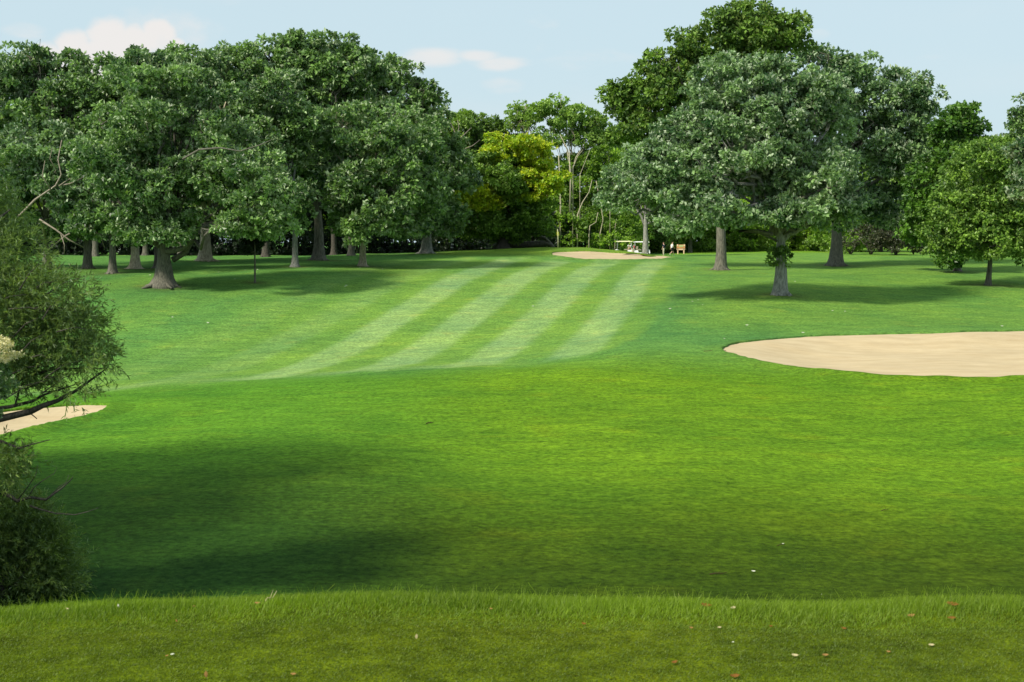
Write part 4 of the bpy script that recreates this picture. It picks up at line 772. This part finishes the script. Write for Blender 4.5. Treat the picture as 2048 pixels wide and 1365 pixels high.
bend = dict(pel=(-.12, 0, .90), wai=(-.02, 0, 1.03), che=(.20, 0, 1.18), nec=(.37, 0, 1.24), hed=(.50, 0, 1.22), face=(.6, 0, -.8), shL=(.28, .19, 1.2), elL=(.40, .22, .95), wrL=(.52, .14, .76), haL=(.56, .1, .70), shR=(.28, -.19, 1.2), elR=(.38, -.24, .95), wrR=(.50, -.16, .76), haR=(.54, -.12, .70),
            hiL=(-.12, .1, .85), knL=(-.06, .11, .47), anL=(-.12, .12, .09), toL=(.05, .13, .04), hiR=(-.12, -.1, .85), knR=(.0, -.11, .47), anR=(-.06, -.12, .09), toR=(.11, -.13, .04))
person(1327, 188, math.pi - .5, 'person in navy polo shirt and cream trousers standing on the lawn', navy, khaki, stand)
person(1343, 187, .25, 'person in white shirt and dark shorts walking towards the notice board', white, dkc, walk, True)
person(1264, 179, math.pi + .3, 'person in pale shirt and khaki trousers bending over beside the golf carts', redc, khaki, bend, False, white)

# ------------------------------------------------------------------ fallen leaves and twigs
LM = {'white': plain('white_petal', (.48, .49, .38), .8), 'tan': plain('tan_dry_leaf', (.26, .15, .05), .95, nscale=40, namt=.4), 'brown': plain('brown_dry_leaf', (.17, .078, .018), .95, nscale=40, namt=.45), 'pale': plain('pale_dry_leaf', (.40, .34, .17), .7, nscale=40, namt=.3), 'dark': plain('dark_twig', (.05, .035, .02), .8)}
def leafobj(px, row, size, mat, label, group=None, tilt=.3, asp=.55, name='fallen_leaf', lift=.012, up=False):
    P = hit(px, row); ol = [(-1, 0), (-.8, .12), (-.6, .42), (-.35, .3), (-.1, .55), (.15, .36), (.4, .46), (.62, .22), (1, 0), (.62, -.22), (.4, -.46), (.15, -.36), (-.1, -.55), (-.35, -.3), (-.6, -.42), (-.8, -.12)]
    vs = []; a0 = rng.uniform(-.5, .5); cl = rng.uniform(.15, .45)
    for (a, b) in ol + [(a * .5, 0) for a in (-1, 0, 1)]:
        xx, yy = a * size / 2, b * size * asp; zz = cl * (abs(a) ** 2 * size * .35 + abs(b) * size * .35)
        x2 = xx * math.cos(a0) - yy * math.sin(a0); y2 = xx * math.sin(a0) + yy * math.cos(a0); vs.append((x2, y2, zz))
    if up: vs = [(v[1], v[2] * .5, v[0] + size * .4) for v in vs]
    else: vs = [(v[0], v[1] * math.cos(tilt) , v[2] + (v[1] + size * .2) * math.sin(tilt)) for v in vs]
    n = 16; c1, c2, c3 = 16, 17, 18
    fs = [(c1, 15, 0), (c1, 0, 1), (c1, 1, 2), (c1, 2, 3), (c2, c1, 3), (c2, 3, 4), (c2, 4, 5), (c3, c2, 5), (c3, 5, 6), (c3, 6, 7), (c3, 7, 8), (c3, 8, 9), (c3, 9, 10), (c3, 10, 11), (c3, 11, c2), (c2, 11, 12), (c2, 12, 13), (c2, 13, c1), (c1, 13, 14), (c1, 14, 15)]
    me = bpy.data.meshes.new(name); me.from_pydata(vs, [], fs); me.materials.append(LM[mat]); o = bpy.data.objects.new(name, me); C.objects.link(o); o.location = (float(P[0]), float(P[1]), float(P[2]) + lift)
    so = o.modifiers.new('s', 'SOLIDIFY'); so.thickness = max(.0015, size * .02)
    return setp(o, label, 'leaf', group)
G1 = 'fallen leaves on the tee'
for (px, row, s, mt, lb, up) in [
 (687,1194,.032,'white','small white petal in the fringe grass left of centre',True),(1149,1194,.04,'white','upright white petal in the fringe grass at centre',True),(1643,1192,.036,'white','upright white petal in the fringe grass at right',True),
 (515,1217,.05,'tan','flat tan dry leaf below the grass fringe at left',False),(833,1284,.04,'pale','small pale curled leaf alone on the middle of the tee',True),(587,1357,.045,'tan','tan leaf at the bottom edge left of centre',False),
 (412,1360,.05,'tan','orange tan leaf at the bottom edge, second from the left',True),(1412,1222,.10,'brown','long red brown leaf lying just behind the right fringe',False),(1466,1227,.06,'pale','pale tan leaf touching the long red brown leaf',False),
 (1168,1253,.04,'brown','small rusty leaf right of the tee centre',False),(1022,1211,.024,'pale','tiny cream leaf beside a red one near the centre fringe',False),(1007,1202,.028,'brown','tiny red leaf near the centre fringe',False),
 (1383,1261,.034,'tan','small orange leaf left of the pale leaf pair',False),(1439,1260,.034,'pale','small cream leaf right of the small orange leaf',False),(1466,1291,.022,'white','tiny round white petal on the open turf at right of centre',False),
 (1349,1333,.055,'brown','crumpled brown leaf with dark hollow near the bottom edge',False),(1470,1359,.075,'brown','large rusty leaf cut by the bottom edge',False),(1905,1220,.11,'brown','long dark red leaf near the right fringe clump',False),
 (1822,1238,.075,'tan','tan and brown curled leaf left of the two dark red leaves',False),(1903,1242,.075,'brown','dark red leaf just below the long dark red leaf',False),(1688,1264,.045,'brown','small red leaf on open turf at right',False),
 (1863,1295,.05,'pale','cream leaf alone on the turf at far right',False),(1590,1319,.055,'pale','cream curled leaf in the lower right turf',False),(1651,1316,.05,'tan','orange brown leaf right of the lower cream leaf',False),
 (1777,1309,.035,'tan','faint tan leaf between the orange brown and far right cream leaf',False),(237,1224,.032,'white','thin white petal near the fringe at far left',True),(135,1228,.034,'pale','faint yellowish leaf leftmost on the tee',False),
 (388,1222,.024,'tan','tiny orange leaf below the left fringe',False),(353,1250,.026,'tan','tiny orange leaf on the turf at left',True),(334,1317,.028,'tan','small orange leaf paired with a grey white one',False),(345,1314,.032,'white','grey white leaf paired with a small orange one',False),
 (1542,1258,.03,'brown','dull reddish speck of leaf behind the small red leaf',False),(982,1228,.03,'tan','dull tan leaf under the centre fringe',False)]:
    leafobj(px, row, s * .55, mt, lb, G1, up=up, lift=.008 if row > 1235 else .02)
def twig(px, row, L_, label, ang=.2, mat='dark', r=.02, up=0.0, name='fallen_twig'):
    P = hit(px, row); T = empty(name, (P[0], P[1], P[2] + r), label, 'twig'); mb = MB(); c, s = math.cos(ang) * L_ / 2, math.sin(ang) * L_ / 2
    mb.tube([(-c, -s, 0), (-c * .3, -s * .2, .02 + up * .3), (c * .4, s * .5, .01 + up * .5), (c, s, .03 + up)], [r, r * .9, r * .7, r * .4], 6)
    mb.tube([(-c * .1, 0, .01), (c * .3, s + .12 * L_, .05)], [r * .5, r * .3], 5)
    mb.build('stem', LM[mat], T, True); return T
twig(1437, 1150, .35, 'dark twig with pale broken ends in the hollow at right', .1, r=.012)
twig(1562, 1092, .22, 'thin dark twig in the hollow beside a white leaf', .5, r=.008)
twig(1770, 1023, .2, 'brown twig in the middle of the hollow at right', .3, r=.01)
twig(860, 848, .3, 'single dark twig on the near slope left of centre', .6, r=.02)
twig(1430, 705, 1.1, 'long bare stick at the left tip of the large bunker', .15, r=.035)
twig(1482, 721, .7, 'dark stick lying on the near edge of the large bunker', .1, r=.03)
twig(38, 868, .5, 'short dark stick on the sand of the left bunker', .2, r=.02)
twig(237, 817, .8, 'pale straw stick lying right of the left bunker tip', -.5, 'pale', .015)
twig(540, 1208, .08, 'short pale straw leaning over the tan leaf at left', .8, 'pale', .003, .02)
for (px, row, lb) in ((1358, 1197, 'tall dry straw blade standing in the fringe right of centre'), (1855, 1196, 'tall dry straw blade standing in the dark fringe clump at right')):
    P = hit(px, row); mb = MB(); mb.tube([(0, 0, -.01), (-.006, 0, .05), (-.015, 0, .10)], [.003, .0025, .001], 5); o = mb.build('straw_blade', LM['pale'], None, True); o.location = tuple(float(v) for v in P); setp(o, lb, 'grass blade')
leafobj(1507, 1146, .09, 'white', 'single white leaf in the dark hollow right of centre', lift=.02)
leafobj(1566, 1090, .06, 'white', 'small white leaf beside the thin twig in the hollow', lift=.02)
for k, (px, row) in enumerate([(437,546),(515,541),(490,542),(456,527),(345,637),(416,648),(693,573),(720,537),(765,540),(1066,615),(1385,605),(1405,612),(1396,602),(1494,653),(1449,680),(1606,668),(1665,624),(1690,625),(2004,655),(1860,540),(1590,565),(1340,620),(690,575),(300,552),(470,560)]):
    leafobj(px, row, rng.uniform(.10, .22), 'white', 'tiny white fallen leaf far off on the mown grass', 'white leaves scattered over the far fairway', lift=.05)

# ------------------------------------------------------------------ sky, light, camera
SUN = Vector((-.74, -.56, .84)).normalized()
elev = math.asin(SUN.z); rot = math.atan2(SUN.x, SUN.y)
w = bpy.data.worlds.new('World'); bpy.context.scene.world = w; w.use_nodes = True; N = w.node_tree.nodes; L = w.node_tree.links; N.clear()
out = N.new('ShaderNodeOutputWorld'); bg = N.new('ShaderNodeBackground'); sk = N.new('ShaderNodeTexSky'); sk.sky_type = 'NISHITA'; sk.sun_disc = False
sk.sun_elevation = elev; sk.sun_rotation = rot; sk.air_density = 1.0; sk.dust_density = 2.0; sk.ozone_density = 1.2
tc = N.new('ShaderNodeTexCoord')
def vmask(dirpx, width, soft):     # a cloud bank standing in one part of the sky
    d = ray(*dirpx); d = d / np.linalg.norm(d); dt = N.new('ShaderNodeVectorMath'); dt.operation = 'DISTANCE'; sc = N.new('ShaderNodeVectorMath'); sc.operation = 'MULTIPLY'; sc.inputs[1].default_value = (1, 1, width[1])
    nn_ = N.new('ShaderNodeVectorMath'); nn_.operation = 'NORMALIZE'; L.new(tc.outputs['Generated'], nn_.inputs[0]); L.new(nn_.outputs[0], sc.inputs[0]); L.new(sc.outputs[0], dt.inputs[0]); dt.inputs[1].default_value = (d[0], d[1], d[2] * width[1])
    mr = N.new('ShaderNodeMapRange'); mr.interpolation_type = 'SMOOTHSTEP'; L.new(dt.outputs['Value'], mr.inputs['Value']); mr.inputs['From Min'].default_value = width[0]; mr.inputs['From Max'].default_value = width[0] * soft; mr.inputs['To Min'].default_value = 1; mr.inputs['To Max'].default_value = 0
    return mr.outputs['Result']
def cnoise(scale, detail, stretch, loc=(0, 0, 0)):
    mp = N.new('ShaderNodeMapping'); mp.inputs['Scale'].default_value = stretch; mp.inputs['Location'].default_value = loc; L.new(tc.outputs['Generated'], mp.inputs[0])
    n = N.new('ShaderNodeTexNoise'); n.inputs['Scale'].default_value = scale; n.inputs['Detail'].default_value = detail; n.inputs['Roughness'].default_value = .55; L.new(mp.outputs[0], n.inputs['Vector']); return n.outputs['Fac']
def math_(op, a, b, clamp=False):
    m = N.new('ShaderNodeMath'); m.operation = op; m.use_clamp = clamp
    for i, v in enumerate((a, b)):
        if isinstance(v, (int, float)): m.inputs[i].default_value = v
        else: L.new(v, m.inputs[i])
    return m.outputs[0]
def rng_(v, a, b):
    mr = N.new('ShaderNodeMapRange'); mr.interpolation_type = 'SMOOTHSTEP'; L.new(v, mr.inputs['Value']); mr.inputs['From Min'].default_value = a; mr.inputs['From Max'].default_value = b; return mr.outputs['Result']
SKY_MIX = .85
pale = N.new('ShaderNodeMix'); pale.data_type = 'RGBA'; pale.inputs['Factor'].default_value = SKY_MIX; L.new(sk.outputs[0], pale.inputs['A']); pale.inputs['B'].default_value = (5.3, 6.7, 7.3, 1)   # thin high haze layer
nz = cnoise(26, 6, (1, 1, 1.4)); nz2 = cnoise(60, 4, (1, 1, 1.4), (2, 0, 1)); wob_ = math_('ADD', math_('MULTIPLY', math_('SUBTRACT', nz, .5), 1.3), math_('MULTIPLY', math_('SUBTRACT', nz2, .5), .7))
m1 = None
for (px, row, r_) in ((218,78,58),(150,98,52),(268,88,50),(318,72,46),(100,118,44),(350,100,36),(200,120,70)):
    k_ = vmask((px, row), (r_ * .35 / F, 1.1), 3.6); m1 = k_ if m1 is None else math_('MAXIMUM', m1, k_)
c1 = rng_(math_('ADD', m1, wob_), .28, .98); c2 = math_('MULTIPLY', rng_(math_('ADD', math_('MULTIPLY', vmask((330, 110), (60 / F, 1.3), 3.0), .7), wob_), .3, 1.1), .6)
nw = cnoise(13, 6, (1, 1, 3.2), (1.3, 0, .4)); m3 = None
for (px, row, r_, fl_) in ((860,118,70,2.6),(960,112,50,3.2),(1085,45,55,2.4),(1010,172,60,2.6),(1000,130,70,3.5),(1640,70,35,2.0),(50,60,60,2.5),(800,140,50,2.0)):
    k_ = vmask((px, row), (r_ * .3 / F, fl_), 4.0); m3 = k_ if m3 is None else math_('MAXIMUM', m3, k_)
c3 = math_('MULTIPLY', rng_(math_('ADD', m3, math_('MULTIPLY', math_('SUBTRACT', nw, .5), 3.2)), .35, 1.7), .8)
veil = math_('MULTIPLY', rng_(cnoise(3.0, 5, (1, 1, 3), (5, 2, 1)), .48, .75), .18)
cl = math_('MAXIMUM', math_('MAXIMUM', c1, c2), math_('MAXIMUM', c3, veil), True)
mixc = N.new('ShaderNodeMix'); mixc.data_type = 'RGBA'; L.new(math_('MULTIPLY', cl, .8), mixc.inputs['Factor']); L.new(pale.outputs['Result'], mixc.inputs['A']); mixc.inputs['B'].default_value = (7.6, 7.05, 6.7, 1)
L.new(mixc.outputs['Result'], bg.inputs[0]); bg.inputs[1].default_value = .07; L.new(bg.outputs[0], out.inputs[0])
sl = bpy.data.lights.new('sun', 'SUN'); sl.energy = 3.5; sl.angle = R(9); sl.color = (1, .93, .80); so = bpy.data.objects.new('sun', sl); C.objects.link(so); so.rotation_euler = SUN.to_track_quat('Z', 'Y').to_euler()
cd = bpy.data.cameras.new('camera'); cam = bpy.data.objects.new('camera', cd); C.objects.link(cam); cam.location = (0, 0, EYE); cam.rotation_euler = (math.pi / 2 - PITCH, 0, 0)
cd.sensor_width = 36; cd.lens = 36 * F / 2048; cd.clip_end = 6000; cd.clip_start = .05; cd.dof.use_dof = True; cd.dof.focus_distance = 70; cd.dof.aperture_fstop = 11
sc = bpy.context.scene; sc.camera = cam; sc.view_settings.view_transform = 'Standard'; sc.view_settings.look = 'None'; sc.view_settings.exposure = .8; sc.view_settings.gamma = 1
sc.cycles.max_bounces = 5; sc.cycles.diffuse_bounces = 3; sc.cycles.transmission_bounces = 3; sc.cycles.caustics_reflective = False
print('faces', sum(len(o.data.polygons) for o in bpy.data.objects if o.type == 'MESH'), 'objs', len(bpy.data.objects))
